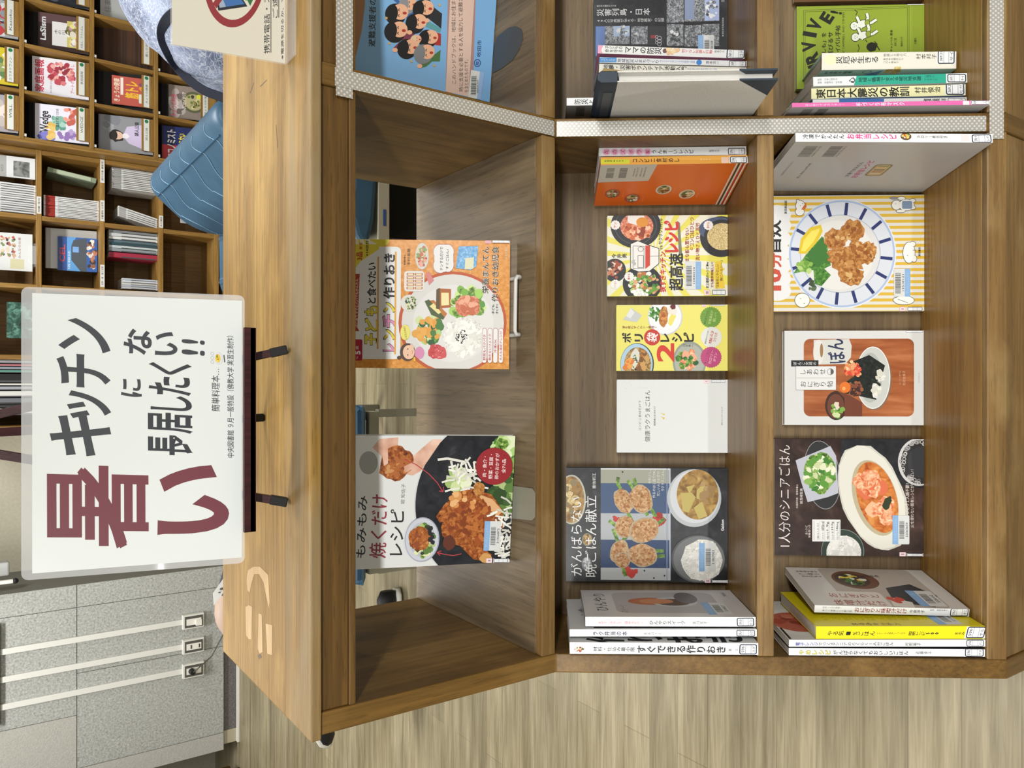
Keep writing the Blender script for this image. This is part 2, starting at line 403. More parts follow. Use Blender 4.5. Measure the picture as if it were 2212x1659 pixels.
# wiring channels and sockets on the pier
for i, (x, lab) in enumerate(((-1.536, 'white cable channel and socket box nearest the sign'), (-1.696, 'white cable channel and socket box in the middle of three'), (-1.853, 'white socket box with a black plug in it'))):
    t = thing('wall_socket', lab+', on the grey tiled pier', 'socket', (x, YP-.0088, .23), 'sockets on the tiled pier')
    MB().box(-.017, .017, -.014, 0, .13, 1.112, C('dcdcd6', .5)).build('cable_channel', t, bevel=.002)
    MB().box(-.046, .046, -.03, 0, 0, .132, C('dadad2', .5)).build('box', t, bevel=.003)
    MB().box(-.036, .036, -.033, -.03, .01, .12, C('6c6c68', .4, .6)).build('face_plate', t)
    k = MB(); k.box(-.02, .02, -.037, -.033, .02, .11, C('e8e6de')); k.build('socket_insert', t)
    if i == 0: MB().box(-.026, .01, -.05, -.037, .02, .055, C('e8e6de')).build('flap', t)
    if i == 1: MB().box(-.012, .012, -.04, -.037, .03, .036, C('303030')).box(-.012, .012, -.04, -.037, .08, .086, C('303030')).build('slots', t)
    if i == 2:
        p = MB(); p.tube([(0, -.037, .08), (0, -.075, .078)], [.02, .015], C('1c1c1e'), 14); p.build('plug', t)
        MB().tube([(0, -.07, .078), (.03, -.09, .05), (.08, -.06, -.04), (.2, -.03, -.12), (.4, -.02, -.2)], .004, C('55534e'), 8).build('cable', t)
# white poles hanging by the pier, and the frame above
t = thing('wall_pole', 'white pole with a black tip hanging beside the grey tiled pier', 'pole', (-1.13, 5.3, 1.27))
MB().tube([(0, 0, .012), (0, 0, 1.2)], .012, C('e4e4de', .4), 12).build('rod', t); MB().ball((0, 0, 0), .017, C('17171a'), 12).build('tip', t)
t = thing('rolled_screen', 'white rolled screen hanging behind the black tipped pole', 'screen', (-1.075, 5.42, 1.295))
MB().box(-.04, .04, -.03, .03, 0, 1.2, C('b0b3b2', .6)).build('roll', t, bevel=.01)
t = thing('notice_board', 'dark framed board low edge above the tiled pier', 'board', (-1.66, YP-.0305, 1.345))
MB().box(-.28, .28, 0, .019, .01, .9, C('c8c4b8', .8)).build('panel', t); MB().box(-.29, .29, -.006, .021, 0, .02, C('34322e')).build('frame', t, bevel=.002)
# wooden cabinet beyond the pier at the left
wcab = wood('cabinet_wood', '3c2a12', '4a3416', '5a421f', 'x')
t = thing('low_cabinet', 'dark brown wooden cabinet in the corner left of the tiled pier', 'cabinet', (-2.95, 5.15, 0))
MB().box(-.45, .40, -.2, .2, .06, .84, wcab).build('body', t, bevel=.004); MB().box(-.46, .41, -.22, .22, .84, .87, wcab).build('top', t, bevel=.004)
MB().box(-.43, .38, -.17, .18, 0, .06, C('2a1f12')).build('base', t)
for s_ in (-1, 1): MB().box(-.02+s_*.205-.19, -.02+s_*.205+.19, -.222, -.2, .1, .8, wcab).build('door', t, bevel=.003)
# ================================================================ the bookcase
w_top = wood('worn_top', '7c5e2c', '98763a', 'ae8c4c', 'x', .9, .58, 'bc9c5e')
w_top.node_tree.nodes['Principled BSDF'].inputs['Specular IOR Level'].default_value = .2
def wear(m):
    nt = m.node_tree; b = nt.nodes['Principled BSDF']; N_ = nt.nodes.new; L = nt.links.new; src = b.inputs['Base Color'].links[0].from_socket
    tc = N_('ShaderNodeTexCoord'); sp = N_('ShaderNodeSeparateXYZ'); L(tc.outputs['Object'], sp.inputs[0])
    mr_ = N_('ShaderNodeMapRange'); mr_.interpolation_type = 'SMOOTHSTEP'; L(sp.outputs['Y'], mr_.inputs[0])
    for i, v in enumerate((.03, -.06, 0, 1)): mr_.inputs[i+1].default_value = v
    mp = N_('ShaderNodeMapping'); mp.inputs['Scale'].default_value = (.35, 1.6, 1); L(tc.outputs['Object'], mp.inputs[0])
    t = N_('ShaderNodeTexNoise'); t.inputs['Scale'].default_value = 7; t.inputs['Detail'].default_value = 5; L(mp.outputs[0], t.inputs['Vector'])
    cr = N_('ShaderNodeValToRGB'); e = cr.color_ramp.elements; e[0].position = .42; e[0].color = (0, 0, 0, 1); e[1].position = .62; e[1].color = (.75, .75, .75, 1); L(t.outputs['Fac'], cr.inputs[0])
    mu = N_('ShaderNodeMath'); mu.operation = 'MULTIPLY'; L(mr_.outputs[0], mu.inputs[0]); L(cr.outputs[0], mu.inputs[1])
    x = N_('ShaderNodeMix'); x.data_type = 'RGBA'; L(mu.outputs[0], x.inputs[0]); L(src, x.inputs[6]); x.inputs[7].default_value = lin('8c8068'); L(x.outputs[2], b.inputs['Base Color'])
wear(w_top)
w_rail = wood('rail_wood', '5a4120', '6c4f27', '7e602f', 'x')
w_edge = wood('edge_wood', '6a5029', '806238', '947546', 'x', 1, .42, 'b09868')
w_side = wood('side_wood', '5c4420', '725426', '866632', 'z', 1, .42, '9c7c48')
w_in = wood('inner_side_wood', '5e4320', '70522a', '836338', 'y')
w_shelf = wood('shelf_wood', '6a5942', '7e6d54', '908066', 'y', .7, .5)
w_back = wood('back_wood', '62503a', '766246', '887354', 'x', .8, .5)
w_board = wood('board_wood', '86642e', '9e783c', 'b08a4c', 'x', .9, .36)
LX, DX, RXX, PT = -.474, .405, 1.289, .031
BC = thing('bookcase', 'brown wooden display bookcase with an upright open shelf above two slanted shelves', 'bookcase', (.42, 1.1, 0))
def part(mb, name, bev=.0015): return mb.build(name, BC, world=True, bevel=bev)
YF, YB, ZT, ZS = 1.007, 1.437, 1.125, .736
part(MB().box(LX-.004, RXX+PT+.004, YF-.006, YB, ZT-.015, ZT, w_top), 'top_board', .003)
def lp(s, n=0): q = C0+TT*s+NN*n; return (q.y, q.z)
BD = .222                                      # depth of the slanted shelves
prof = [(YF, ZT-.015), (YB, ZT-.015), (YB, 0), (lp(.7235)[0], 0), lp(.7235), (C0.y, C0.z)]
for x0 in (LX, DX, RXX):
    n = 'divider' if x0 == DX else 'side_panel'
    p = MB(); p.prism(prof, x0, x0+PT, w_side); part(p, n, .0025)
for x0, x1 in ((LX+PT, DX), (DX+PT, RXX)):
    r = MB(); r.box(x0, x1, YF+.004, YF+.03, 1.068, ZT-.015, w_rail); part(r, 'front_rail')
    part(MB().box(x0, x1, YF+.001, YF+.012, 1.058, 1.068, w_rail), 'lip_strip')
    part(MB().box(x0, x1, YF+.018, YB, ZS-.02, ZS, w_shelf), 'upper_shelf', .001)
    part(MB().box(x0, x1, YF, YF+.018, ZS-.028, ZS, w_edge), 'shelf_edge', .002)
    q = MB(); q.add([ML @ V((x, n, -s)) for x in (x0, x1) for n, s in ((BD, -.1), (BD+.008, -.1), (BD+.008, .72), (BD, .72))], [(0, 1, 2, 3), (4, 7, 6, 5), (0, 4, 5, 1), (1, 5, 6, 2), (2, 6, 7, 3), (3, 7, 4, 0)], w_back)
    part(q, 'back_panel', 0)
    for s0, s1, nm, wm in ((.327, .3544, 'slanted_shelf', w_board), (.6923, .7235, 'bottom_shelf', w_board)):
        part(MB().box(x0, x1, .016, BD, -s1+.003, -s0, wm, ML), nm, .001)
        part(MB().box(x0, x1, 0, .016, -s1, -s0, w_edge, ML), 'shelf_edge', .002)
    part(MB().box(x0, x1, lp(.7235)[0]+.004, lp(.7235)[0]+.024, 0, lp(.7235)[1]-.003, w_edge), 'plinth', .002)
    part(MB().box(x0, x1, YB-.012, YB, 0, ZS-.02, w_back), 'rear_panel', .001)
# pale scars where tape was peeled off the top, and old pencil marks
scar = tex('peeled_patch', [(.35, 'a07e48'), (.6, 'ab8a54'), (.75, 'b89a64')], 60, 4, .4, stretch=(.2, 1, 1), rough=.5)
def on_top(pts, m, lift=.0003):
    q = MB(); q.add([atz(a, b, ZT)+V((0, 0, lift)) for a, b in pts], [list(range(len(pts)))], m); return q
for i, pts in enumerate((((531, 1311), (538, 1307), (545, 1311), (544, 1380), (538, 1381), (532, 1372)), ((559, 1325), (566, 1327), (568, 1408), (561, 1412), (557, 1400)), ((574, 1347), (588, 1350), (588, 1415), (578, 1412)),
                         ((536, 1232), (548, 1224), (562, 1224), (580, 1242), (583, 1300), (582, 1316), (576, 1290), (570, 1258), (560, 1240), (550, 1240), (543, 1262), (540, 1280), (535, 1275), (533, 1250)))):
    on_top(pts, scar).build('peeled_patch', BC, world=True)
mk = C('6a5c4c', .8)
for pts in (((540, 200), (548, 178), (549, 179), (541, 201)), ((562, 186), (576, 172), (577, 173), (563, 188)), ((596, 270), (599, 320), (600, 320), (597, 270)), ((556, 1416), (562, 1412), (566, 1420), (560, 1424))): on_top(pts, mk, .0002).build('pencil_mark', BC, world=True)
# reflective tape bounding the right-hand bay
def tape_mat():
    m = bpy.data.materials.new('dotted_reflective_tape'); m.use_nodes = True; nt = m.node_tree; b = nt.nodes['Principled BSDF']; N_ = nt.nodes.new; L = nt.links.new
    tc = N_('ShaderNodeTexCoord'); vs = []
    for off in (0, .5):
        mp = N_('ShaderNodeMapping'); mp.inputs['Scale'].default_value = (1/.0072, 1/.00415/2*1.0, 1); mp.inputs['Location'].default_value = (off, off, 0); L(tc.outputs['UV'], mp.inputs[0])
        fr = N_('ShaderNodeVectorMath'); fr.operation = 'FRACTION'; L(mp.outputs[0], fr.inputs[0])
        sb = N_('ShaderNodeVectorMath'); sb.operation = 'SUBTRACT'; sb.inputs[1].default_value = (.5, .5, 0); L(fr.outputs[0], sb.inputs[0])
        ml = N_('ShaderNodeVectorMath'); ml.operation = 'MULTIPLY'; ml.inputs[1].default_value = (.0072, .0083, 0); L(sb.outputs[0], ml.inputs[0])
        ln = N_('ShaderNodeVectorMath'); ln.operation = 'LENGTH'; L(ml.outputs[0], ln.inputs[0]); lt = N_('ShaderNodeMath'); lt.operation = 'LESS_THAN'; lt.inputs[1].default_value = .00165
        L(ln.outputs['Value'], lt.inputs[0]); vs.append(lt.outputs[0])
    mx = N_('ShaderNodeMath'); mx.operation = 'MAXIMUM'; L(vs[0], mx.inputs[0]); L(vs[1], mx.inputs[1])
    cr = N_('ShaderNodeMix'); cr.data_type = 'RGBA'; cr.inputs[6].default_value = lin('a3a19b'); cr.inputs[7].default_value = lin('d0cec8'); L(mx.outputs[0], cr.inputs[0])
    L(cr.outputs[2], b.inputs['Base Color']); b.inputs['Roughness'].default_value = .3; b.inputs['Metallic'].default_value = .15
    return m
TAPE = tape_mat()
def tape(pts, nrm, wd, label):
    """a strip of tape along pts (centre line), lying on faces with outward normals nrm"""
    me = bpy.data.meshes.new('tape'); vs = []; fs = []; uv = []; l = 0; pts = [V(p) for p in pts]; nrm = [V(n).normalized() for n in nrm]
    th = .0006
    for i, p in enumerate(pts):
        d = (pts[min(i+1, len(pts)-1)]-pts[max(i-1, 0)]).normalized(); c = d.cross(nrm[i]).normalized()*wd/2; n = nrm[i]
        if i: l += (p-pts[i-1]).length
        vs += [p+c+n*.0003, p-c+n*.0003, p-c+n*th, p+c+n*th]; uv += [(l, 0), (l, wd), (l, wd), (l, 0)]
    for i in range(len(pts)-1):
        for j in range(4): fs.append((i*4+j, i*4+(j+1) % 4, i*4+4+(j+1) % 4, i*4+4+j))
    fs += [(3, 2, 1, 0), tuple(range(len(vs)-4, len(vs)))]
    me.from_pydata([tuple(p) for p in vs], [], fs); me.materials.append(TAPE); u = me.uv_layers.new(name='UVMap')
    for lp_ in me.loops: u.data[lp_.index].uv = uv[lp_.vertex_index]
    o = bpy.data.objects.new('reflective_tape', me); col.objects.link(o); tag(o, label, 'tape', 'dotted tape round the taped bay'); return o
xd = DX+PT*.42
fn = (0, -1, 0)
tape([(DX-.012, YF-.001, 1.076), (.8, YF-.001, 1.076), (RXX+PT, YF-.001, 1.076)], [fn]*3, .0245, 'grey dotted tape along the top rail of the taped bay')
tape([(xd, YF-.0017, 1.09), (xd, YF-.0017, .9), (xd, YF-.0017, .712)], [fn]*3, .0245, 'grey dotted tape down the upright upper part of the divider')
lo = [ML @ V((xd, -.0008, -s)) for s in (.002, .2, .4, .6, .69)]
tape(lo, [-NN]*5, .0245, 'grey dotted tape down the slanted lower part of the divider')
lo = [ML @ V((x, -.0014, -.706)) for x in (DX-.012, .8, RXX+PT)]
tape(lo, [-NN]*3, .0225, 'grey dotted tape along the bottom edge of the taped bay')
# ================================================================ easel, sign and notice on the top
bk = wood('easel_wood', '32161a', '421e22', '4e2628', 'z', 1, .4); rub = C('121212', .6)
E_ = thing('table_easel', 'small dark red-brown tabletop easel carrying the white heat sign', 'easel', (-.06, 1.1, ZT))
LS = math.tan(math.radians(13.6))
def ez(x, h, off=0): return V((x, 1.086+h*LS+off, ZT+h))
ap = .41
for xb, xt in ((.044, -.055), (-.163, -.072)):
    a, b = ez(xb, .022), ez(xt, ap); MB().bar(a, b, .011, .011, bk).build('leg', E_, world=True, bevel=.001)
    d = (b-a).normalized(); MB().bar(a-d*.02, a+d*.004, .013, .013, rub).build('foot', E_, world=True, bevel=.0015)
a, b = V((-.052, 1.2, ZT+.02)), ez(-.063, ap-.01); MB().bar(a, b, .011, .009, bk).build('back_leg', E_, world=True, bevel=.001)
d = (b-a).normalized(); MB().bar(a-d*.019, a+d*.003, .012, .011, rub).build('back_foot', E_, world=True, bevel=.0015)
MB().box(-.2005, .0765, 1.066, 1.098, ZT+.053, ZT+.061, bk).box(-.2005, .0765, 1.066, 1.071, ZT+.0525, ZT+.069, bk).build('ledge', E_, world=True, bevel=.001)
MB().box(-.09, -.04, 1.18, 1.19, ZT+ap-.02, ZT+ap+.012, bk).build('hinge_block', E_, world=True, bevel=.002)
# the sign
la = math.radians(13.6)
MS = M4.Translation((-.2455, 1.0855, ZT+.0625)) @ M4.Rotation(-la, 4, 'X')
SW, SH = .367, .264
S_ = thing('sign', 'laminated white sign with large dark red and black lettering on the easel', 'sign', MS)
film = clear('laminate_film', 'eef2f6', .3, .05, .25)
g = MB(); g.prism([(SW*.5+(SW*.5-.008)*i+.008*math.cos(math.radians(a)), SH*.5+(SH*.5-.008)*j+.008*math.sin(math.radians(a))) for i, j, r in ((1, 1, (0, 30, 60, 90)), (-1, 1, (90, 120, 150, 180)), (-1, -1, (180, 210, 240, 270)), (1, -1, (270, 300, 330, 360))) for a in r], 0, .0007, film, ax='y')
g.build('laminate', S_)
pm = MB(); pm.box(.008, SW-.0075, -.0004, -.0001, .0035, SH-.012, C('dfe5e6', .3)); pm.build('paper', S_)
pr = PR().frame((182, 150), (182, 90), (1700, 90), (.008, -.0005, SH-.012), (SW-.0155, 0, 0), (0, 0, -(SH-.0155)))
# photo coordinates of the paper: left-bottom .. measured on the two framed views
pr.frame((60, 1238), (62, 622), (515, 1205), (.008, -.0005, SH-.012), (SW-.0155, 0, 0), (0, 0, -(SH-.0155)))
dr, bkk = '70303c', '363a40'
pr.text('暑', 90, 303, 996, 1183, dr, .02); pr.text('い', 322, 485, 986, 1152, dr, .035)
for ch, x0, x1, y0, y1 in (('キ', 96, 223, 876, 976), ('ッ', 131, 223, 830, 892), ('チ', 110, 222, 748, 822), ('ン', 114, 222, 668, 742)): pr.text(ch, x0, x1, y0, y1, bkk, .022)
for ch, x0, x1, y0, y1 in (('に', 244, 289, 795, 836), ('な', 250, 311, 680, 738), ('い', 318, 368, 680, 736), ('!', 377, 430, 693, 703), ('!', 377, 430, 717, 729)): pr.text(ch, x0, x1, y0, y1, bkk, .025)
for ch, x0, x1, y0, y1 in (('長', 302, 402, 918, 966), ('居', 302, 402, 868, 914), ('し', 308, 400, 828, 862), ('た', 304, 398, 784, 826), ('く', 304, 400, 752, 779)): pr.text(ch, x0, x1, y0, y1, '2c3036', .02)
pr.text('簡単料理本…', 445, 464, 757, 858, '3a3e44', .004); pr.text('中央図書館 ９月一般特設（佛教大学 実習生制作）', 481, 497, 676, 966, '3a3e44', .004)
pr.ell(462, 732, 10, 14, 'd8dadc'); pr.ell(460, 732, 6, 10, 'e0c23c'); pr.blobs(460, 732, 4, 8, 6, 2, ['6a8a3c', 'b06a2c', 'e8d870']); pr.line([(474, 723), (476, 740)], 2.5, '4a4e54')
for yy in (722, 732, 742): pr.ring(447, yy, 4, 4, .8, 'b8bcc0', n=12)
pr.build('lettering', S_)
hw = PR().frame((60, 1238), (62, 622), (515, 1205), (0, -.0004, SH), (SW, 0, 0), (0, 0, -SH)); hw.text('ちゅうおうとしょかん', 518.5, 522.5, 1146, 1192, '24262a', .02); hw.build('handwriting', S_)
# the clear stand with the telephone notice
mn = M4.Translation((.4555, 1.094, ZT+.003)) @ M4.Rotation(math.radians(-10), 4, 'X')
NT = thing('notice_stand', 'clear stand with a cream notice forbidding mobile phones beside the patterned shirt', 'notice', M4.Translation((.4555, 1.094, ZT)))
acr = clear('clear_acrylic', 'f0f4f6', .16, .05)
def nb(mb, n): return mb.build(n, NT, world=True)
nb(MB().box(0, .212, .0008, .0025, 0, .15, acr, mn), 'back_sheet'); nb(MB().box(.4565, .668, 1.056, 1.097, ZT+.0005, ZT+.0025, acr), 'base_plate')
nb(MB().box(.001, .211, -.0004, .0006, 0, .148, C('d6d2c4', .3), mn), 'paper')
pn = PR().frame((375, 84), (375, -140), (616, 141), mn @ V((.001, -.0006, .148)), mn.to_3x3() @ V((.21, 0, 0)), mn.to_3x3() @ V((0, 0, -.148)))
pn.ring(506, 2, 66, 72, 11, '8c2c32', n=48)
pn.poly([(459, 8), (500, 8), (532, 46), (470, 46)], '1a2430'); pn.poly([(464, 12), (498, 12), (526, 42), (473, 42)], '3a6aa8'); pn.poly([(464, 12), (470, 12), (486, 42), (473, 42)], '98a8bc')
pn.poly([(500, -10), (524, -22), (552, 26), (538, 46)], '2e6a3c')
for i in range(5):
    for j in range(2): pn.ell(514+i*6-j*9, -6+i*9+j*5, 2.6, 2.6, '9cc46a', n=10)
pn.line([(462, 38), (548, -38)], 11, '8c2c32')
tx = '2c2c2c'
pn.text('携帯電話・スマートフォンの使用は', 568, 581, -118, 121, tx, .008); pn.line([(583.5, 121), (583.5, -118)], 1.4, tx)
pn.text('ご遠慮ください', 587, 599, -58, 70, tx, .008); pn.line([(601, 70), (601, -58)], 1.4, tx)
pn.text('※電源を切るか、マナーモードにしておいてください', 606, 612, -130, 134, tx, .004)
pn.build('lettering', NT, world=True)
# ================================================================ materials of the printed pictures
meat = tex('print_roast', [(.3, '4a2010'), (.44, '86421a'), (.56, 'ac642c'), (.72, 'd09a5c')], 130, 5, .8, rgh=.65, rough=.4)
fried = tex('print_fried', [(.3, '6a3814'), (.44, 'a4682c'), (.58, 'c48e50'), (.74, 'e2c088')], 150, 5, .6, rgh=.65, rough=.4)
dump = tex('print_dumpling', [(.3, '7a4a28'), (.45, 'a87848'), (.58, 'c8a478'), (.74, 'e0d0b8')], 150, 5, .8, rgh=.65, rough=.4)
red_meat = tex('print_ham', [(.3, 'a04a2c'), (.5, 'd07a5c'), (.7, 'eab49a')], 220, 4, .5, rough=.4)
rice = tex('print_rice', [(.3, 'a8a8a0'), (.45, 'd4d4ce'), (.6, 'eeeeea')], 420, 3, 1.2, rough=.4)
greens = tex('print_greens', [(.3, '2e4a1c'), (.48, '5f8a34'), (.62, '9cbc62'), (.78, 'dce4b8')], 160, 4, 1.2, rough=.4)
leaf = tex('print_leaf', [(.35, '2c5a24'), (.55, '4f8a38'), (.7, '8cb858')], 140, 4, .6, rough=.4)
soup = tex('print_soup', [(.3, '6a4a28'), (.5, '9a7840'), (.7, 'c0a060')], 60, 3, .8, rough=.4)
tom = tex('print_tomato_soup', [(.3, 'a0481c'), (.5, 'c87434'), (.7, 'dc9a54')], 60, 3, .8, rough=.4)
shrimp = tex('print_shrimp', [(.3, 'c04c28'), (.45, 'e08a60'), (.6, 'f0c8a0'), (.75, 'f6e8d8')], 110, 4, .8, rough=.4)
noodle = tex('print_noodles', [(.35, '9a8450'), (.5, 'd0ba80'), (.65, 'eee0b4')], 160, 3, 4, rough=.4)
mixb = tex('print_mixed', [(.3, '3c2c1a'), (.45, '8a6a38'), (.58, 'c8a870'), (.72, '5a7a38')], 170, 3, .8, rough=.4)
dark = tex('print_dark', [(.3, '1c1e22'), (.6, '2c2e33'), (.8, '43454a')], 50, 4, .5, rough=.3)
darkbr = tex('print_dark_table', [(.3, '261c1a'), (.55, '3c2c28'), (.75, '56423c')], 30, 4, .6, rough=.3)
table = tex('print_table', [(.3, '8e4c28'), (.55, 'a8623a'), (.75, 'bc7a50')], 22, 3, .4, stretch=(3, 1, .4), rough=.35)
rubble = tex('print_rubble', [(.3, '24262a'), (.45, '5c6066'), (.58, '9aa0a6'), (.72, 'd8dce0')], 190, 4, 1.5, rough=.4, rgh=.7)
WHT, INK = 'e4e7e8', '1e2023'
LB = M4((rgt, NN, -TT)).transposed()
def lowM(x, n, s):
    m = LB.to_4x4(); m.translation = C0+rgt*x+NN*n+TT*s; return m
BKG = {'low': 'cookbooks standing face out on the slanted shelves'}
def face_low(label, TL, BR, s_b, nf, T, **k):
    """a book standing face out on a slanted shelf: photo pixels of its top left and bottom right corners, shelf line, face depth"""
    p0 = C0+NN*nf; a = hit(*TL, p0, NN); b = hit(*BR, p0, NN)
    sa = (a-C0).dot(TT); W = b.x-a.x; H = s_b-sa-.0004
    o = book(label, lowM(a.x, nf, s_b-.0004), T, W, H, **k)
    return o, W, H
def fframe(W, H, TL, TR, BL): return PR().frame(TL, TR, BL, (0, 0, H), (W, 0, 0), (0, 0, -H))
SM, SB = .327, .6923
def lib(o, W, H, F, *a, **k): p = fframe(W, H, *F); p.k = PR.last+6; p.lib(*a, **k); p.build('barcode_label', o)
def call(o, W, H, F, *a, **k): p = fframe(W, H, *F); p.k = PR.last+40; p.call(*a, **k); p.build('call_label', o)
def pinkl(p, x0, x1, y0, y1): p.rrect(x0, x1, y0, y1, 6, 'e4c4cc'); p.rect(x0+6, x1-6, y0+6, y1-6, 'ece0e4'); p.rect(x0+14, x1-14, y0+12, y1-12, 'b08c96')
# ---- dark dinner cookbook
o, W, H = face_low('dark dinner cookbook showing meat rolls with asparagus on a blue striped plate', (1223, 1255.5), (1572, 1012), SM, .2, .014, front='2a2c30', spine='d8dada', group=BKG['low'])
F = ((147, 1190), (147, 93), (1695, 1190)); p = fframe(W, H, *F)
p.rect(147, 1695, 93, 1190, dark)
p.ell(200, 400, 138, 240, 'b4b4a8'); p.ell(195, 400, 126, 226, soup); p.blobs(200, 390, 80, 170, 16, 38, [mixb, noodle, '8a7a58'], 3)
p.ell(350, 785, 50, 62, '8a8474'); p.ell(350, 785, 42, 52, mixb); p.ell(345, 1020, 48, 66, '7e8286'); p.blobs(345, 1020, 34, 48, 20, 12, ['c8ccd0', '9aa0a4'], 4)
for y0, y1, c in ((95, 240, '9a9c8e'), (240, 530, '3d5377'), (530, 785, 'aab0b4'), (785, 1055, '30466c'), (1055, 1172, 'b2b6b8')): p.rect(480, 1148, y0, y1, c)
p.rect(480, 1148, 95, 108, 'cfd3d6'); p.rect(1112, 1120, 95, 1172, '8a94b0'); p.rect(1140, 1150, 95, 1172, 'b8c0d0')
p.blobs(760, 1090, 60, 40, 6, 40, ['a82c2c', 'c04038'], 5); p.blobs(1040, 590, 40, 50, 6, 40, ['b83430', '9a2a20'], 6); p.blobs(640, 570, 30, 40, 4, 26, ['b83430'], 7)
stalk = tex('print_asparagus', [(.35, '3a5a24'), (.55, '7aa048'), (.7, 'b8cc80')], 90, 3, .5, rough=.4)
for a in (((650, 180), (640, 240)), ((640, 230), (680, 320)), ((740, 210), (800, 300)), ((800, 190), (820, 270)), ((560, 600), (640, 660)), ((600, 680), (650, 820)), ((760, 720), (660, 830)), ((960, 480), (1010, 560)), ((740, 520), (790, 620)), ((980, 890), (1085, 890)), ((990, 945), (1095, 935)), ((640, 955), (800, 960)), ((690, 1040), (720, 1135)), ((1010, 640), (1090, 580)), ((880, 450), (930, 550))):
    p.line(a, 34, stalk)
for cx, cy, rx, ry, rt in ((700, 410, 80, 120, -25), (870, 390, 100, 135, -20), (715, 660, 90, 100, 10), (900, 690, 140, 115, -25), (660, 900, 80, 110, 20), (690, 980, 70, 70, 0), (880, 930, 135, 105, 5)):
    p.shape(cx, cy, rx+7, ry+7, 'b0a084', 1, rt, .06); p.shape(cx, cy, rx, ry, dump, 2, rt, .08); p.blobs(cx, cy, rx*.75, ry*.75, 40, 11, [dump, 'b88858', '9c6434', 'c8a478'], 8, 1.6)
for x, y in ((690, 130), (900, 1080), (990, 1150), (1092, 1125)): p.ell(x, y, 8, 8, INK, n=10)
p.ell(1375, 378, 258, 278, 'b2b8bc'); p.ell(1380, 365, 236, 254, 'c8ccd2'); p.ell(1408, 345, 200, 240, soup)
for q in (((1245, 330), (1350, 325), (1390, 370), (1320, 520), (1265, 500)), ((1370, 470), (1450, 410), (1500, 550), (1420, 580)), ((1400, 300), (1470, 240), (1520, 350), (1450, 400), (1395, 380)), ((1300, 270), (1380, 250), (1330, 340))): p.poly(q, 'b8a860')
p.blobs(1500, 300, 70, 120, 10, 40, [soup, '9a7c50', 'a88c60'], 9)
p.ell(1412, 962, 256, 230, '55585a'); p.ell(1420, 962, 244, 218, '74787a'); p.shape(1450, 975, 200, 200, rice, 4, 0, .06); p.blobs(1450, 975, 170, 170, 70, 18, ['f2f2ee', 'd8d8d4', 'e8e8e4'], 10, 2.2)
t = 'e6e8e8'; p.text('がんばらない', 190, 298, 372, 1135, t, .008); p.text('晩ごはん献立', 328, 442, 360, 1142, t, .008); p.text('重信初江', 400, 432, 142, 292, t)
for st, x, y0, y1 in (('材料少し。', 935, 106, 240), ('作るのは２品でOK。', 977, 106, 378), ('忙しい人の31日分', 1018, 122, 358), ('ラクラクごはん。', 1060, 106, 312)): p.text(st, x, x+28, y0, y1, t)
p.text('Gakken', 1630, 1658, 582, 690, t, .02)
p.build('cover_print', o); lib(o, W, H, F, 1420, 1580, 808, 1080, '31867003')
q = fframe(W, H, *F); q.k = PR.last+40; pinkl(q, 1474, 1532, 1152, 1190); q.build('genre_label', o); call(o, W, H, F, 1545, 1690, 1160, 1190)
# ---- plain white cookbook
o, W, H = face_low('plain white cookbook with three short lines of black lettering and tiny yellow cutlery', (1333, 977.5), (1570.5, 820), SM, .2, .01, front='dbdfdf', spine='dbdfdf', spine_side='R', group=BKG['low'])
F = ((632, 1495), (632, 795), (1682, 1495)); p = fframe(W, H, *F)
p.text('コンビニ食材だけで', 836, 862, 995, 1285, INK, .004); p.text('健康ラクうまごはん', 897, 947, 897, 1390, INK, .008)
p.text('管理栄養士 佐々木ゆう子', 981, 1000, 1050, 1236, '3c3e42', .01); p.text('辰巳コミュニケーションズ', 1620, 1636, 1056, 1230, '4c4e52', .01)
p.line([(1045, 1112), (1080, 1130)], 5, 'd8b840'); p.line([(1050, 1150), (1068, 1160)], 5, 'd8b840'); p.ell(1076, 1166, 9, 11, 'd8b840'); p.ell(1080, 1128, 6, 9, 'd8b840')
R = random.Random(5)
for i in range(26): x, y = R.uniform(650, 990), R.uniform(810, 880); p.line([(x, y), (x+R.uniform(-9, 9), y+R.uniform(-9, 9))], 1.6, 'b4b6b4')
p.build('cover_print', o); call(o, W, H, F, 1525, 1660, 797, 822); q = fframe(W, H, *F); q.k = PR.last+40; pinkl(q, 1456, 1504, 797, 830); q.build('genre_label', o)
# ---- yellow plastic-bag cookbook
o, W, H = face_low('yellow cookbook with a large red 2 and three round badges', (1332, 801), (1570.5, 658), SM, .2, .011, front='e4de74', spine='e8e2b0', spine_side='R', group=BKG['low'])
F = ((630, 715), (630, 85), (1680, 715)); p = fframe(W, H, *F)
p.ell(825, 650, 160, 200, '3c4448'); p.ell(820, 650, 152, 194, 'a8c8dc'); p.ell(830, 655, 128, 165, mixb); p.blobs(850, 610, 90, 90, 22, 26, [fried, 'c89a58', 'a87a40', '7a5028'], 3); p.shape(800, 600, 45, 95, 'd4d4c8', 2, 8, .1); p.blobs(800, 640, 30, 80, 26, 7, [INK, '4a6a2c'], 4); p.blobs(740, 650, 40, 60, 8, 26, ['d8782c', 'e0a050'], 5)
p.ell(1090, 200, 165, 175, 'c8ccd4'); p.ell(1088, 198, 155, 165, 'e8ebee'); p.ell(1088, 198, 118, 126, 'f0f2f4')
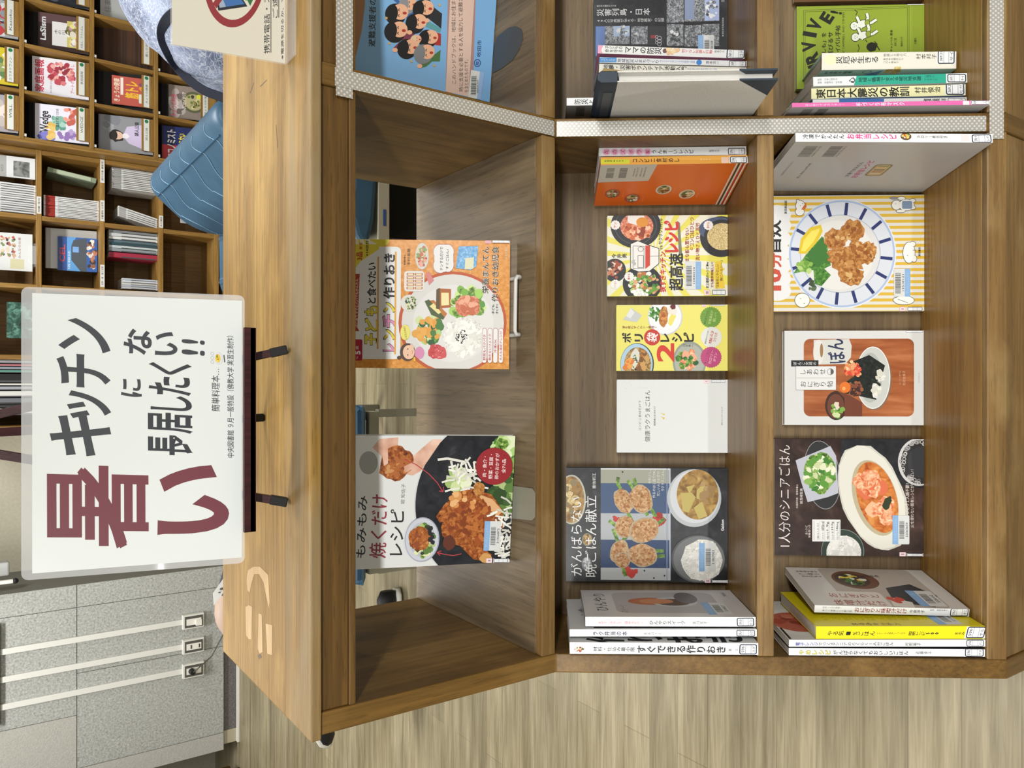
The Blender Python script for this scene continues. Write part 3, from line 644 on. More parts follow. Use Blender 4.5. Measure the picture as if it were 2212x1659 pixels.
p.blobs(1000, 165, 45, 60, 24, 28, ['4a8a34', '6aa848', '2e6a24'], 6, .35); p.shape(1075, 200, 42, 105, fried, 3, 5, .1); p.blobs(1075, 200, 30, 90, 20, 14, ['a85c24', 'd89450', 'b8743c'], 7); p.shape(1160, 140, 45, 50, 'e6e2d8', 4); p.shape(1165, 105, 26, 24, '6a2028', 4); p.shape(1150, 230, 30, 60, 'e8dc70', 5, 25, .2)
p.ell(1320, 630, 158, 195, '8f9890'); p.ell(1320, 630, 140, 172, 'a8aea4'); p.blobs(1300, 610, 90, 90, 26, 30, [shrimp, leaf, 'e8a888', '2c5a2c', greens], 8)
p.poly([(690, 225), (720, 190), (765, 112), (870, 185), (820, 250), (760, 240)], 'c4c8c8'); p.poly([(720, 190), (765, 112), (800, 160), (760, 215)], 'dcdfdf')
p.ell(967, 395, 77, 77, 'c03a2e'); K = '26201c'
for ch, x0, x1, y0, y1 in (('ポ', 680, 778, 352, 448), ('リ', 800, 882, 362, 436), ('レ', 1045, 1132, 358, 440), ('シ', 1152, 1252, 352, 440), ('ピ', 1262, 1362, 350, 440)): p.text(ch, x0, x1, y0, y1, K, .035)
p.text('袋', 915, 1018, 350, 440, 'f0ece8', .02, rot=15); p.text('2', 1010, 1176, 452, 630, 'cc3a2c', .03)
p.vtext('油を使わずヘルシー調理！', 680, 1015, 284, 314, '8a3a28', .01); p.vtext('川平秀一', 1255, 1362, 462, 488, '3a3a30', .01)
for x, y, c, lines, ink in ((1520, 206, '6c983c', ('便利な袋でかんたん', '栄養満点が', '嬉しい！'), 'b8d088'), (1525, 395, 'dadcd8', ('調味料が少なめ！', '塩分', 'ひかえめ'), 'b83030'), (1523, 586, 'b6487a', ('脂っこくない', 'カロリー', 'ダウン'), 'ecc0d0')):
    p.badge(x, y, 102, c)
    for i, l in enumerate(lines): p.text(l, x-52+i*38, x-24+i*38 if i else x-34, y-(66 if i < 2 else 44), y+(66 if i < 2 else 44), ink if i else '3c4030', .01, rot=12)
p.build('cover_print', o); call(o, W, H, F, 1520, 1655, 85, 97); q = fframe(W, H, *F); q.k = PR.last+40; pinkl(q, 1432, 1478, 85, 106); q.build('genre_label', o)
# ---- high-speed recipe book
o, W, H = face_low('white and yellow rayed recipe book with black pans and a small kitchen drawing', (1312, 640), (1567.5, 464), SM, .2, .013, front='e2e2d0', spine='d4d070', group=BKG['low'])
F = ((518, 1575), (518, 828), (1605, 1575)); p = fframe(W, H, *F)
for i in range(22):
    a = 6.283*i/22; b = a+.12; p.poly([(950, 1200), (950+1100*math.cos(a), 1200+1100*math.sin(a)), (950+1100*math.cos(b), 1200+1100*math.sin(b))], 'e0da62')
p.ell(775, 925, 228, 205, '25282c'); p.ring(775, 925, 190, 168, 4, '5a5e64'); p.ell(785, 930, 150, 128, red_meat); p.blobs(800, 960, 125, 85, 60, 22, ['c8663c', 'e0946c', 'b04c2c', 'ecc0a0', '8a3a20'], 3); p.shape(775, 850, 80, 68, 'e8e6e2', 4); p.ell(835, 890, 55, 45, 'd89030')
p.ell(585, 1335, 102, 108, '2a2c30'); p.blobs(575, 1335, 80, 85, 40, 18, [meat, 'c07c5c', 'a04c34', 'e0c8b8', '5a2c1c'], 5)
p.ell(835, 1460, 178, 170, '25282c'); p.blobs(850, 1470, 135, 110, 90, 22, [leaf, 'b8703c', 'e8e8e0', '6a9a3c', 'a8c870', 'd8a878'], 6); p.blobs(830, 1540, 90, 30, 20, 18, [rice, 'eeeeea'], 7)
p.ell(1545, 1030, 190, 188, '24262a'); p.ell(1520, 960, 175, 110, '4a5878'); p.ell(1550, 1030, 160, 158, '24262a'); p.ell(1555, 1030, 135, 125, noodle)
p.poly([(728, 1092), (795, 1062), (880, 1100), (985, 1135), (985, 1275), (900, 1345), (800, 1350), (728, 1320)], 'e6e6e2'); p.poly([(862, 1105), (905, 1110), (905, 1290), (862, 1325)], 'c8402e')
p.line([(728, 1092), (795, 1062), (880, 1100), (985, 1135), (985, 1275), (900, 1345), (800, 1350), (728, 1320), (728, 1092)], 6, INK)
p.line([(750, 1110), (850, 1115), (850, 1320), (750, 1320), (750, 1110)], 4, INK); p.line([(905, 1205), (985, 1205)], 3, INK); p.ring(820, 1140, 26, 24, 4, INK); p.line([(795, 1200), (845, 1200), (845, 1310), (795, 1310), (795, 1200)], 4, INK); p.blobs(760, 1265, 18, 20, 4, 14, ['e6e6e2', 'b4b4b0'], 2)
p.poly([(1150, 880), (1175, 900), (1195, 1200), (1165, 1200)], '7a7c66')
K = '1c1c1e'; p.text('今', 558, 600, 1182, 1222, K, .02); p.text('井', 604, 648, 1182, 1222, K, .02); p.text('亮', 652, 694, 1182, 1222, K, .02)
p.text('狭すぎキッチン', 990, 1050, 1165, 1540, 'c03430', .03); p.text('でも', 995, 1018, 1105, 1150, K, .02); p.text('サクサク作れる', 980, 1018, 858, 1098, K, .015)
p.text('超高速', 1075, 1205, 1182, 1525, K, .03); p.text('レシピ', 1030, 1165, 878, 1172, 'cc3430', .05)
for st, x, y0, y1 in (('まな板も置けない', 1220, 948, 1255), ('コンロはひとつ', 1264, 850, 1120), ('洗い物さえひと苦労', 1315, 902, 1250)): p.text(st, x, x+38, y0, y1, '9c4034', .015)
p.ring(1280, 1140, 12, 12, 4, '9c4034', n=14); p.poly([(1488, 1265), (1548, 1255), (1555, 1320), (1580, 1325), (1556, 1350), (1582, 1505), (1490, 1508)], 'e4c43a')
for st, x, y0, y1, c in (('史上最低のレシピ本w', 1408, 1262, 1505, K), ('でも簡単美味しい！', 1452, 1265, 1500, '8a3028'), ('「お財布にやさしい', 1500, 1285, 1505, K), ('体にヘルシー」', 1534, 1252, 1440, K)): p.text(st, x, x+26, y0, y1, c, .015)
for x, y, st in ((590, 915, 'チン'), (590, 1465, 'トースト'), (715, 1395, '乗せる'), (1430, 925, '混ぜる')): p.badge(x, y, 46, 'e8e8e4', 12, .88); p.text(st, x-14, x+10, y-28, y+28, 'b84038', .02)
p.build('cover_print', o); lib(o, W, H, F, 1220, 1365, 1260, 1515, '13430210', 'R'); call(o, W, H, F, 1462, 1585, 1522, 1568); q = fframe(W, H, *F); q.k = PR.last+40; pinkl(q, 1392, 1446, 1522, 1570); q.build('genre_label', o)
# ---- rice-ball book
o, W, H = face_low('white book with a rounded photo of seaweed rice balls and a teacup', (1694.5, 918), (1989.5, 714), SB, .208, .013, front='d6d8d7', spine='d8dada', spine_side='R', group=BKG['low'])
F = ((138, 913), (138, 101), (1322, 913)); p = fframe(W, H, *F)
p.rrect(303, 1240, 170, 838, 55, table)
p.poly([(388, 180), (690, 172), (712, 230), (705, 330), (660, 386), (430, 392), (390, 340)], 'd0d2cc'); p.ell(430, 285, 46, 108, 'dcdcd6'); p.ell(455, 270, 14, 60, '9a7850'); p.text('ぼん', 505, 650, 172, 382, '2a3454', .02, rot=-6)
p.ell(900, 515, 150, 268, '7a6a5c'); p.ell(892, 505, 148, 268, 'c4c8c4'); p.ring(892, 505, 148, 268, 8, 'e2e4e0'); p.ell(870, 505, 100, 215, 'aeb4b0')
sea = tex('print_seaweed', [(.3, '141816'), (.6, '262c28'), (.8, '44504a')], 160, 4, .6, rough=.35)
p.poly([(690, 380), (860, 310), (995, 400), (960, 520), (860, 560), (740, 520)], sea); p.poly([(640, 560), (720, 500), (880, 500), (960, 560), (920, 695), (760, 660), (650, 640)], sea)
p.blobs(955, 480, 35, 45, 14, 22, [rice, 'e4e4d8', 'd0d0c4'], 2); p.blobs(920, 610, 38, 55, 16, 22, [rice, 'e4e4d8', 'd0d0c4'], 3)
p.blobs(725, 440, 70, 55, 60, 14, ['d84830', 'e87850', 'b83424', 'f0a070'], 4); p.blobs(690, 400, 40, 40, 20, 14, ['e0a070', 'f0c8a0', 'd88850'], 5); p.blobs(740, 600, 60, 60, 50, 16, ['5a3020', '7c4630', '3c2018', '945a3c'], 6); p.ell(655, 588, 46, 48, 'dc7428'); p.ell(645, 598, 14, 16, 'eca868')
p.ell(580, 745, 95, 125, '3c241c'); p.poly([(590, 620), (650, 680), (650, 838), (800, 838), (800, 720), (700, 660)], '6e3a28'); p.ell(575, 750, 72, 105, '6a3c2c'); p.blobs(590, 790, 45, 60, 20, 22, [leaf, '7aa848', 'c8d8a0', 'e0d0c0'], 7)
p.rect(195, 428, 355, 408, INK); p.text('ぼ', 212, 240, 368, 396, WHT); p.vtext('んこ女将の', 246, 412, 366, 398, WHT)
p.rect(234, 579, 405, 611, '34363a'); p.rect(236, 577, 407, 609, 'dfe1e0'); p.rect(240, 572, 507, 509, '6c6e72'); p.vtext('しあわせ', 265, 490, 428, 482, INK); p.vtext('おにぎり帖', 268, 552, 532, 588, INK); p.ring(530, 453, 28, 28, 3, INK); p.poly([(530, 427), (556, 440), (556, 466), (532, 479)], '55585c')
p.text('右近由美子', 1142, 1166, 445, 572, 'd8b08c', .008); p.text('おにぎり専門店', 1112, 1128, 445, 565, 'c89a78'); p.text('ライスボール', 1275, 1286, 462, 548, '9a9c9c')
p.build('cover_print', o); call(o, W, H, F, 1170, 1310, 101, 118)
# ---- dark brown senior cookbook
o, W, H = face_low('dark brown cookbook with shrimp in an oval white dish on the bottom shelf', (1674, 1199), (1996, 948.5), SB, .208, .012, front='3c2c28', spine='d0b8b0', group=BKG['low'])
F = ((62, 1078), (62, 74), (1341, 1078)); p = fframe(W, H, *F)
p.rect(62, 1341, 74, 1078, darkbr); p.poly([(640, 74), (1341, 74), (1341, 500), (900, 420), (620, 300)], dark)
p.ell(470, 385, 155, 298, '26282a', -8); p.ring(470, 385, 155, 298, 6, '8a8c8e', -8); p.poly([(240, 260), (470, 165), (540, 135), (590, 220), (610, 540), (520, 575), (345, 620), (290, 450)], 'b8bcc8'); p.shape(450, 370, 135, 175, greens, 3, -5, .1); p.blobs(450, 370, 120, 165, 70, 24, ['dce0c0', '5a9438', 'e8e8d0', '88b058', 'c8d0a0', '3c7a2c'], 4, 1.5)
p.shape(905, 580, 268, 478, 'c8c8be', 5, -20, .025, 30); p.shape(900, 575, 256, 462, 'dcdcd2', 6, -20, .02, 30); p.ell(925, 580, 185, 335, 'b8ae90', -17); p.ell(940, 575, 165, 315, tom, -17)
p.blobs(900, 480, 100, 100, 16, 62, [shrimp, 'd8704c'], 7); p.blobs(980, 690, 80, 90, 14, 60, [shrimp, 'e8b890'], 8); p.blobs(830, 430, 60, 60, 8, 50, [shrimp], 9); p.shape(1025, 625, 34, 60, '2c3a22', 4, 30, .2)
p.ell(1300, 270, 180, 205, 'c8c8c8'); p.ell(1310, 270, 165, 190, '2c2c2e'); R = random.Random(9)
for i in range(40): a = R.uniform(1.3, 5.0); p.ring(1305+150*math.cos(a)*R.uniform(.88, 1.08), 270+175*math.sin(a)*R.uniform(.9, 1.06), 16, 16, 5, 'c8c8c8' if i % 2 else '9a9a9a', n=9)
p.ell(1320, 270, 120, 135, '34363a')
p.ell(645, 1040, 185, 190, '2c3c34'); p.ring(645, 1040, 185, 190, 5, '7c8c84'); p.ell(655, 1050, 150, 145, rice); p.blobs(655, 1030, 125, 110, 60, 17, ['f0f0ec', 'd4d4d0', 'e6e6e2'], 5, 2.0)
p.rect(383, 626, 768, 957, 'e2e4e2'); p.rect(395, 402, 780, 945, 'b8bab8')
for i, (l, n_) in enumerate((('（献立1人分）', ''), ('エネルギー', '685kcal'), ('塩分', '1.9g'), ('たんぱく質', '33.0g'), ('カルシウム', '146mg'))):
    x = 420+i*42; p.text(l, x+4, x+22, 870 if n_ else 800, 940, '3c3e40'); p.rect(x+28, x+30, 780, 945, '9a9c9c')
    if n_: p.text(n_, x, x+24, 785, 862, '2c2e30', .01)
t = 'e4dcd8'; p.text('1人分のシニアごはん', 92, 194, 128, 1003, t, -.004); p.text('料理研究家・管理栄養士', 243, 260, 465, 672, t); p.text('検見﨑聡美', 275, 302, 500, 635, t, .008); p.text('全レシピ', 320, 342, 820, 900, t); p.text('栄養価つき', 348, 368, 815, 925, t)
p.text('ひとり１人鍋不要！', 1183, 1215, 455, 715, t); p.text('火を使わない簡単レシピがいっぱい！', 1225, 1256, 335, 832, t)
p.build('cover_print', o); lib(o, W, H, F, 1072, 1216, 728, 975, '32063659'); call(o, W, H, F, 1195, 1330, 1052, 1078); q = fframe(W, H, *F); q.k = PR.last+40; pinkl(q, 1130, 1186, 1042, 1078); q.build('genre_label', o)
# ---- yellow striped fried-chicken book
o, W, H = face_low('yellow and white striped book with fried chicken on a blue dashed plate', (1661, 673), (1989.5, 420.5), SB, .206, .013, front='dcdcd6', spine='e0dcc8', group=BKG['low'])
F = ((4, 1557), (4, 606), (1243, 1557)); p = fframe(W, H, *F); y = 612
while y < 1557: p.rect(4, 1243, y, y+24, 'd8b23c'); y += 49.5
for yy in (760, 850, 960, 1070, 1180, 1290, 1390): p.ell(70, yy, 112, 80, 'e4e6e6', n=24)
p.ell(590, 1088, 432, 448, 'e2e5ea'); p.ring(588, 1085, 424, 440, 16, 'a8bcdc', n=60); p.ell(588, 1085, 408, 424, 'd4dae4'); p.ring(575, 1085, 322, 322, 7, 'b0b8c4', n=50); p.ell(575, 1085, 315, 315, 'd8d9d8'); p.ell(560, 1095, 280, 285, 'e0e0dc')
for i in range(16):
    a = math.radians(6+i*22.5); c, q = math.cos(a), math.sin(a); p.line([(585+312*c, 1085+318*q), (585+408*c, 1085+420*q)], 26, '28346c')
p.poly([(240, 1080), (260, 960), (330, 870), (420, 845), (435, 900), (390, 990), (300, 1085)], 'dcc02c'); p.poly([(262, 1060), (285, 970), (345, 895), (412, 875), (405, 905), (360, 985), (295, 1062)], 'ecdc60')
p.poly([(200, 1245), (300, 1090), (430, 940), (470, 1010), (500, 1180), (430, 1215), (320, 1220)], leaf); p.poly([(360, 1215), (430, 1190), (500, 1260), (425, 1350), (370, 1330)], leaf); p.poly([(300, 1100), (440, 945), (480, 1100), (400, 1200)], '3a7430'); p.blobs(345, 1330, 30, 55, 8, 18, ['3a4c34', '5a6c4c'], 3); p.blobs(310, 1190, 90, 40, 14, 22, ['8cb450', '6a9c3c', 'b4d080'], 4)
for cx, cy, rx, ry in ((675, 895, 92, 85), (535, 965, 95, 85), (790, 1080, 70, 95), (620, 1130, 145, 105), (660, 1260, 110, 80), (700, 1040, 60, 60)): p.shape(cx, cy, rx, ry, fried, 2, 20, .14, 24); p.blobs(cx, cy, rx*.7, ry*.7, 24, 15, [fried, '9c6028', 'c08c4c', '8c5020', 'd4ac70'], 5, 1.5)
p.text('10', -4, 104, 1205, 1385, 'c8503c', .05); p.text('分', 0, 104, 1075, 1195, 'c8503c', .03); p.text('自炊', -8, 104, 802, 1068, INK, .03); p.text('鳥羽美由記', 127, 148, 645, 755, '3c3e3c', .015)
def bear(parts, lines):
    for s_ in parts: p.ell(s_[0], s_[1], s_[2]+4, s_[3]+4, '5c5a52'); 
    for s_ in parts: p.ell(s_[0], s_[1], s_[2], s_[3], 'ecece8')
    for l in lines: p.line(l, 4, '5c5a52')
bear(((255, 690, 36, 42), (235, 650, 10, 12), (250, 738, 34, 30)), (((270, 668), (278, 676)), ((252, 690), (258, 684)))); p.poly([(262, 720), (300, 660), (305, 700), (285, 722)], 'c86a2c')
bear(((1020, 690, 36, 38), (1100, 690, 60, 46), (1150, 655, 22, 14), (1150, 712, 22, 14), (1055, 740, 34, 12), (1060, 636, 30, 12)), (((1010, 680), (1018, 680)),)); p.rrect(1065, 1145, 658, 722, 10, '7c90ac'); p.ell(1000, 634, 34, 12, '8c8e8c')
bear(((1120, 1080, 46, 84), (1160, 1130, 20, 26), (1150, 1010, 22, 20)), (((1105, 1100), (1112, 1108)), ((1150, 1060), (1175, 1060))))
bear(((270, 1466, 58, 56),), (((250, 1450), (262, 1452)), ((280, 1490), (292, 1492)))); bear(((1080, 1470, 80, 34), (1012, 1466, 16, 16)), (((1030, 1460), (1110, 1490)),))
p.text('東京書店', 1194, 1212, 1036, 1112, '3c3e3c', .01)
p.build('cover_print', o); lib(o, W, H, F, 1000, 1130, 1212, 1440, '13518121', 'R'); call(o, W, H, F, 1108, 1225, 1524, 1557); q = fframe(W, H, *F); q.k = PR.last+40; pinkl(q, 1044, 1092, 1524, 1557); q.build('genre_label', o)
# ---- right bay: photo book of disasters and the green survival book
o, W, H = face_low('dark disaster photo book with a grid of ruin photographs behind the upright spines', (1282, 207), (1567, -8), SM, .2, .016, front='202326', spine='202326', group='disaster books in the taped bay')
F = ((398, 900), (398, -35), (1640, 900)); p = fframe(W, H, *F); p.rect(398, 1640, -35, 900, dark)
for x0, x1, y0, y1, m in ((1078, 1235, -30, 208, rubble), (1243, 1562, -30, 200, rubble), (418, 735, 232, 405, rubble), (748, 900, 238, 410, rubble), (1078, 1232, 222, 430, rubble), (1243, 1395, 235, 440, rubble), (1402, 1562, 228, 440, rubble)): p.rect(x0, x1, y0, y1, m)
p.rect(418, 505, 232, 520, '5a78b0'); p.rect(585, 735, 232, 330, '9ab0cc'); p.rect(1430, 1562, -30, 195, 'a4b4dc'); p.rect(1243, 1330, -30, 180, '8090b0'); p.rect(905, 1062, 240, 420, '24242a'); p.rect(930, 980, 325, 355, '8a2c38')
p.blobs(1490, 90, 60, 80, 26, 16, [rubble, '3c4048', 'e0e4ea'], 3); p.blobs(665, 290, 50, 60, 14, 20, [rubble, '5a6068', 'c8ccd0'], 4); p.blobs(1160, 320, 50, 70, 20, 18, [rubble, 'd8dadc', '3c4044'], 5)
for y in (355, 385, 412): p.ring(1010, y, 20, 20, 4, 'c8cacc', n=16); p.ring(985, y-14, 14, 14, 3, 'c8cacc', n=16)
t = 'c8cacc'; p.vtext('東日本大震災から十年', 428, 610, 26, 46, t); p.vtext('災害列島・日本', 425, 925, 62, 136, t, .01); p.vtext('49人の写真家が伝える“地球異変”の記録', 428, 1055, 160, 200, t, .008); p.vtext('朝日新聞出版', 1580, 1610, 0, 20, t); p.vtext('編・東日本写真記者協会', 1575, 1600, 170, 350, t) if False else p.text('編 東日本写真記者協会', 1586, 1604, 168, 350, t)
p.build('cover_print', o); lib(o, W, H, F, 1366, 1515, 335, 560, '32166168')
o, W, H = face_low('green survival guide with black lettering and two outlined swimmers', (1721, 192), (1985.5, 9), SB, .206, .014, front='8fa336', spine='889c34', spine_side='R', group='disaster books in the taped bay')
F = ((243, 768), (243, 40), (1305, 768)); p = fframe(W, H, *F)
for a in (0, 14):
    p.line([(300+a, 700), (300+a, 75+a), (1180-a, 55+a), (1180-a, 700)], 4, '56661e')
K = '1c1e14'
for ch, x, y, w_, h_, r in (('S', 440, 680, 90, 110, -30), ('U', 400, 590, 90, 110, -24), ('R', 372, 498, 92, 118, -20), ('V', 345, 392, 92, 118, -8), ('I', 352, 288, 40, 118, 12), ('V', 395, 205, 92, 118, 26), ('E', 495, 145, 78, 112, 32), ('!', 572, 100, 22, 100, 12)):
    p.text(ch, x-h_/2, x+h_/2, y-w_/2, y+w_/2, K, .05, rot=r)
p.text('「もしも」を', 450, 490, 275, 530, K, .02); p.text('生き延びるサ', 505, 548, 270, 600, K, .02); p.text('バイバル手帖', 565, 608, 215, 500, K, .02); p.text('BY CAMPBELL AND OTHERS', 625, 642, 98, 465, K)
W_ = 'e4e8dc'
for ox, oy in ((0, 0), (8, 100)):
    for g, c_ in ((5, K), (0, W_)):
        p.ell(725+ox, 222+oy, 32+g, 34+g, c_); p.ell(790+ox, 205+oy, 44+g, 30+g, c_, -20)
        for q in (((745+ox, 140+oy), (772+ox, 205+oy)), ((775+ox, 240+oy), (800+ox, 215+oy)), ((825+ox, 185+oy), (838+ox, 150+oy), (828+ox, 112+oy)), ((830+ox, 205+oy), (870+ox, 195+oy), (908+ox, 168+oy))): p.line(q, 22+2*g, c_)
    p.ell(832+ox, 195+oy, 22, 30, K); p.ell(832+ox, 195+oy, 18, 26, '8fa336'); p.ell(722+ox, 212+oy, 3, 4, K); p.ell(722+ox, 230+oy, 3, 4, K); p.line([(738+ox, 214+oy), (741+ox, 228+oy)], 3, K)
p.shape(870, 410, 42, 40, K, 3); p.line([(860, 370), (900, 380), (935, 440)], 8, K)
for q in (((725, 80), (750, 100), (735, 130)), ((755, 385), (765, 420), (752, 450)), ((815, 345), (830, 365)), ((890, 360), (915, 385), (905, 420))): p.line(q, 5, K)
p.text('ジェイ・キャンベル 著者', 1022, 1042, 262, 560, K, .01); p.text('永井 二菜', 1055, 1075, 335, 405, K); p.text('稲垣みつ子', 1108, 1126, 325, 410, K); p.text('文響社', 1222, 1240, 335, 392, K)
p.build('cover_print', o); call(o, W, H, F, 1165, 1300, 40, 50)
# brown cover peeping in at the upper edge beside it
o, W, H = face_low('brown covered book cut by the picture edge beside the green survival guide', (1716, 5), (1975, -170), SB, .206, .012, front='6a4c30', spine='5a4028', group='disaster books in the taped bay')
# ================================================================ the open upper shelf
def lean(px_bl, px_br, deg, T, z=ZS):
    """pose for a book standing on the upper shelf with its lower front edge through two photo pixels, leaning back by deg"""
    z += T*math.sin(math.radians(deg))+.0022; a, b = atz(*px_bl, z), atz(*px_br, z); r = (b-a); Wd = r.length; r.normalize()
    m = M4((r, V((0, 0, 1)).cross(r), V((0, 0, 1)))).transposed().to_4x4(); m.translation = a
    return m @ M4.Rotation(math.radians(-deg), 4, 'X'), Wd
def hfit(m, px):
    lo_, hi = .1, .5
    for i in range(40):
        c = (lo_+hi)/2; lo_, hi = (c, hi) if proj(m @ V((0, 0, c)))[0] > px else (lo_, c)
    return min(c, .32/abs((m @ V((0, 0, 1))-m.translation).z))
m, W = lean((1099.5, 797.5), (1102, 520.5), 34, .012, ZS+.005); H = hfit(m, 756.5)
o = book('orange children microwave cookbook with a plate of rice and vegetables on a wire stand', m, .012, W, H, front='d3913e', spine='d08a38', group='cookbooks on the open upper shelf')
F = ((62, 1563), (62, 518), (1360, 1571)); p = fframe(W, H, *F)
orange = tex('print_orange', [(.35, 'c9842f'), (.55, 'd8964a'), (.72, 'e0a868')], 160, 3, .5, rough=.3); p.rect(62, 1360, 518, 1571, orange)
p.poly([(62, 518), (62, 800), (200, 640), (360, 560), (380, 518)], 'd8cc3c')
for i in range(5): p.poly([(62+i*60, 800-i*70), (92+i*60, 765-i*70), (80+i*40, 518), (50+i*40, 518)], 'e6e4c8' if i < 4 else 'e8d850')
p.rrect(40, 470, 578, 1492, 40, 'dddfdf'); p.poly([(62, 560), (62, 800), (140, 700), (290, 600), (290, 560)], 'd8ca3a')
p.poly([(62, 1265), (135, 1265), (120, 1240), (135, 800), (62, 800)], 'a03c1c'); p.text('はじめてママとパパでもかんたん', 100, 124, 838, 1232, 'e8d8cc', .015)
p.rrect(60, 160, 1332, 1505, 12, 'a41c38'); p.text('5', 100, 146, 1425, 1455, 'e8dce0', .04); p.text('歳', 105, 130, 1385, 1415, 'e8dce0'); p.text('～', 112, 124, 1470, 1492, 'e8dce0')
K = '24231f'
for st, x0, x1, y0, y1 in (('子', 178, 288, 1285, 1378), ('ど', 178, 290, 1158, 1265), ('も', 176, 288, 1060, 1140)): p.text(st, x0-3, x1+3, y0-3, y1+3, K, .06); p.text(st, x0+2, x1-2, y0+2, y1-2, 'd8c83c', .04)
p.text('と食べたい', 195, 270, 708, 1040, K, .02); p.rect(278, 292, 660, 1410, 'c89a50')
for st, x0, x1, y0, y1, c in (('レ', 330, 428, 1365, 1430, 'd48cb4'), ('ン', 330, 425, 1250, 1335, 'd8c83c'), ('チ', 322, 432, 1130, 1235, 'd48cb4'), ('ン', 330, 425, 1030, 1112, 'd8c83c')): p.text(st, x0-3, x1+3, y0-3, y1+3, K, .06); p.text(st, x0+2, x1-2, y0+2, y1-2, c, .04)
p.text('作りおき', 328, 424, 632, 1002, K, .035); p.rect(420, 434, 620, 1452, 'd8a040')
p.text('3品', 108, 158, 622, 688, 'b03c20', .03); p.text('献立', 130, 155, 545, 600, 'b03c20', .02); p.text('×14日分', 182, 206, 528, 655, K, .02)
p.text('管理栄養士', 492, 508, 640, 728, K); p.text('中村美穂', 520, 546, 592, 728, K, .008)
p.ell(895, 1195, 442, 418, 'b8542c'); p.ell(897, 1195, 418, 395, 'd2d2cf'); p.ell(900, 1200, 330, 315, 'dadad8')
p.blobs(690, 1245, 105, 115, 46, 32, [leaf, '4a7a3c', 'a8c880', '2e5a34', 'd8a048', 'c8d8a0'], 3); p.blobs(690, 1245, 95, 105, 12, 24, ['dc9a40', 'e0a850'], 4)
p.poly([(665, 1020), (740, 1010), (850, 1120), (820, 1170), (720, 1130)], 'b87434'); p.poly([(665, 1020), (700, 1005), (830, 1150), (815, 1170), (720, 1130)], '4a5c38'); p.poly([(705, 1060), (740, 1035), (800, 1110), (780, 1125)], 'e4d898')
p.poly([(770, 915), (880, 920), (880, 1070), (770, 1080)], 'a8602c'); p.poly([(760, 925), (790, 910), (790, 1085), (758, 1080)], '5a4a2c'); p.poly([(800, 950), (862, 950), (866, 1050), (802, 1055)], 'e8dca4')
p.blobs(1010, 1035, 130, 125, 60, 34, ['7ab048', 'a0cc64', 'c8e090', '5a9440', greens], 5); p.shape(985, 1055, 70, 80, red_meat, 3); p.shape(1060, 1055, 62, 75, red_meat, 4); p.blobs(1020, 1060, 80, 70, 14, 26, ['d88868', 'c06848', 'e4a88c'], 6)
p.shape(985, 1310, 165, 165, rice, 5, 0, .06); p.blobs(985, 1310, 140, 140, 80, 17, ['eeeee8', 'd8d8d0', 'e4e4de'], 7, 2.2); p.blobs(968, 1305, 48, 55, 40, 6, [INK], 8)
p.shape(760, 1430, 62, 62, 'c04044', 4, 30, .15); p.shape(800, 1440, 52, 55, 'c85054', 5, 0, .15); p.blobs(770, 1430, 50, 50, 26, 5, ['e8a0a0', 'a02c34'], 9)
p.ell(540, 1035, 70, 68, 'd4d4cc'); p.blobs(550, 1035, 45, 52, 50, 9, ['5a7a48', '2c3428', 'd8d4a8', '8a9c5c'], 10); p.rrect(498, 662, 775, 942, 26, 'dcdcd8')
for i in range(5):
    for j in range(2): p.rect(518+j*68, 570+j*68+10, 792+i*28, 812+i*28, 'b06038'); p.rect(526+j*68, 562+j*68+10, 795+i*28, 808+i*28, 'e4d4b0')
p.ell(642, 655, 55, 108, 'd0d0cc'); p.blobs(642, 655, 38, 85, 50, 15, ['c87460', 'e0a898', '8aa468', 'd8d0b0', 'b05c48'], 11)
for q in ((820, 670, 78, 110), (790, 620, 55, 60), (850, 620, 50, 60), (790, 730, 55, 60), (855, 720, 45, 60)): p.ell(q[0], q[1], q[2]+4, q[3]+4, 'b8848c')
for q in ((820, 670, 78, 110), (790, 620, 55, 60), (850, 620, 50, 60), (790, 730, 55, 60), (855, 720, 45, 60)): p.ell(*q, 'e2e2e2')
p.text('チンするだけで', 788, 814, 578, 770, K, .012); p.text('すぐごはん♪', 836, 860, 596, 760, K, .012)
ice = tex('print_blue_box', [(.35, '4a8cc0'), (.55, '6aa8d8'), (.7, 'a8ccec')], 260, 4, .5, rough=.3); p.poly([(940, 575), (1100, 570), (1085, 735), (1040, 765), (918, 750)], ice); p.poly([(995, 668), (1065, 662), (1060, 755), (990, 760)], 'd8d8b8')
p.text('栄養まんてん', 1132, 1188, 575, 955, 'e8e0d0', .05); p.text('栄養まんてん', 1132, 1188, 575, 955, K, .012); p.text('作りおき幼児食', 1212, 1268, 572, 1020, 'e8e0d0', .05); p.text('作りおき幼児食', 1212, 1268, 572, 1020, K, .012); p.text('子ども', 1216, 1236, 1046, 1122, K, .01); p.text('すくすく', 1248, 1268, 1040, 1120, K, .01)
for i, (st, y0) in enumerate((('野菜もパクパク', 1290), ('飽きないリメイク', 1285), ('冷凍OK', 1325), ('大人も満足アレンジ', 1262))): p.rrect(1138+i*45, 1176+i*45, 1238, 1522, 18, 'a83c4c'); p.rrect(1140+i*45, 1174+i*45, 1240, 1520, 17, 'e2e2e0'); p.text(st, 1146+i*45, 1168+i*45, y0, 1500 if i != 2 else 1440, 'b03848', .02)
p.poly([(670, 800), (700, 780), (740, 850), (700, 890), (690, 850)], 'd08080'); p.rrect(1155, 1205, 520, 550, 5, 'dca8b0')
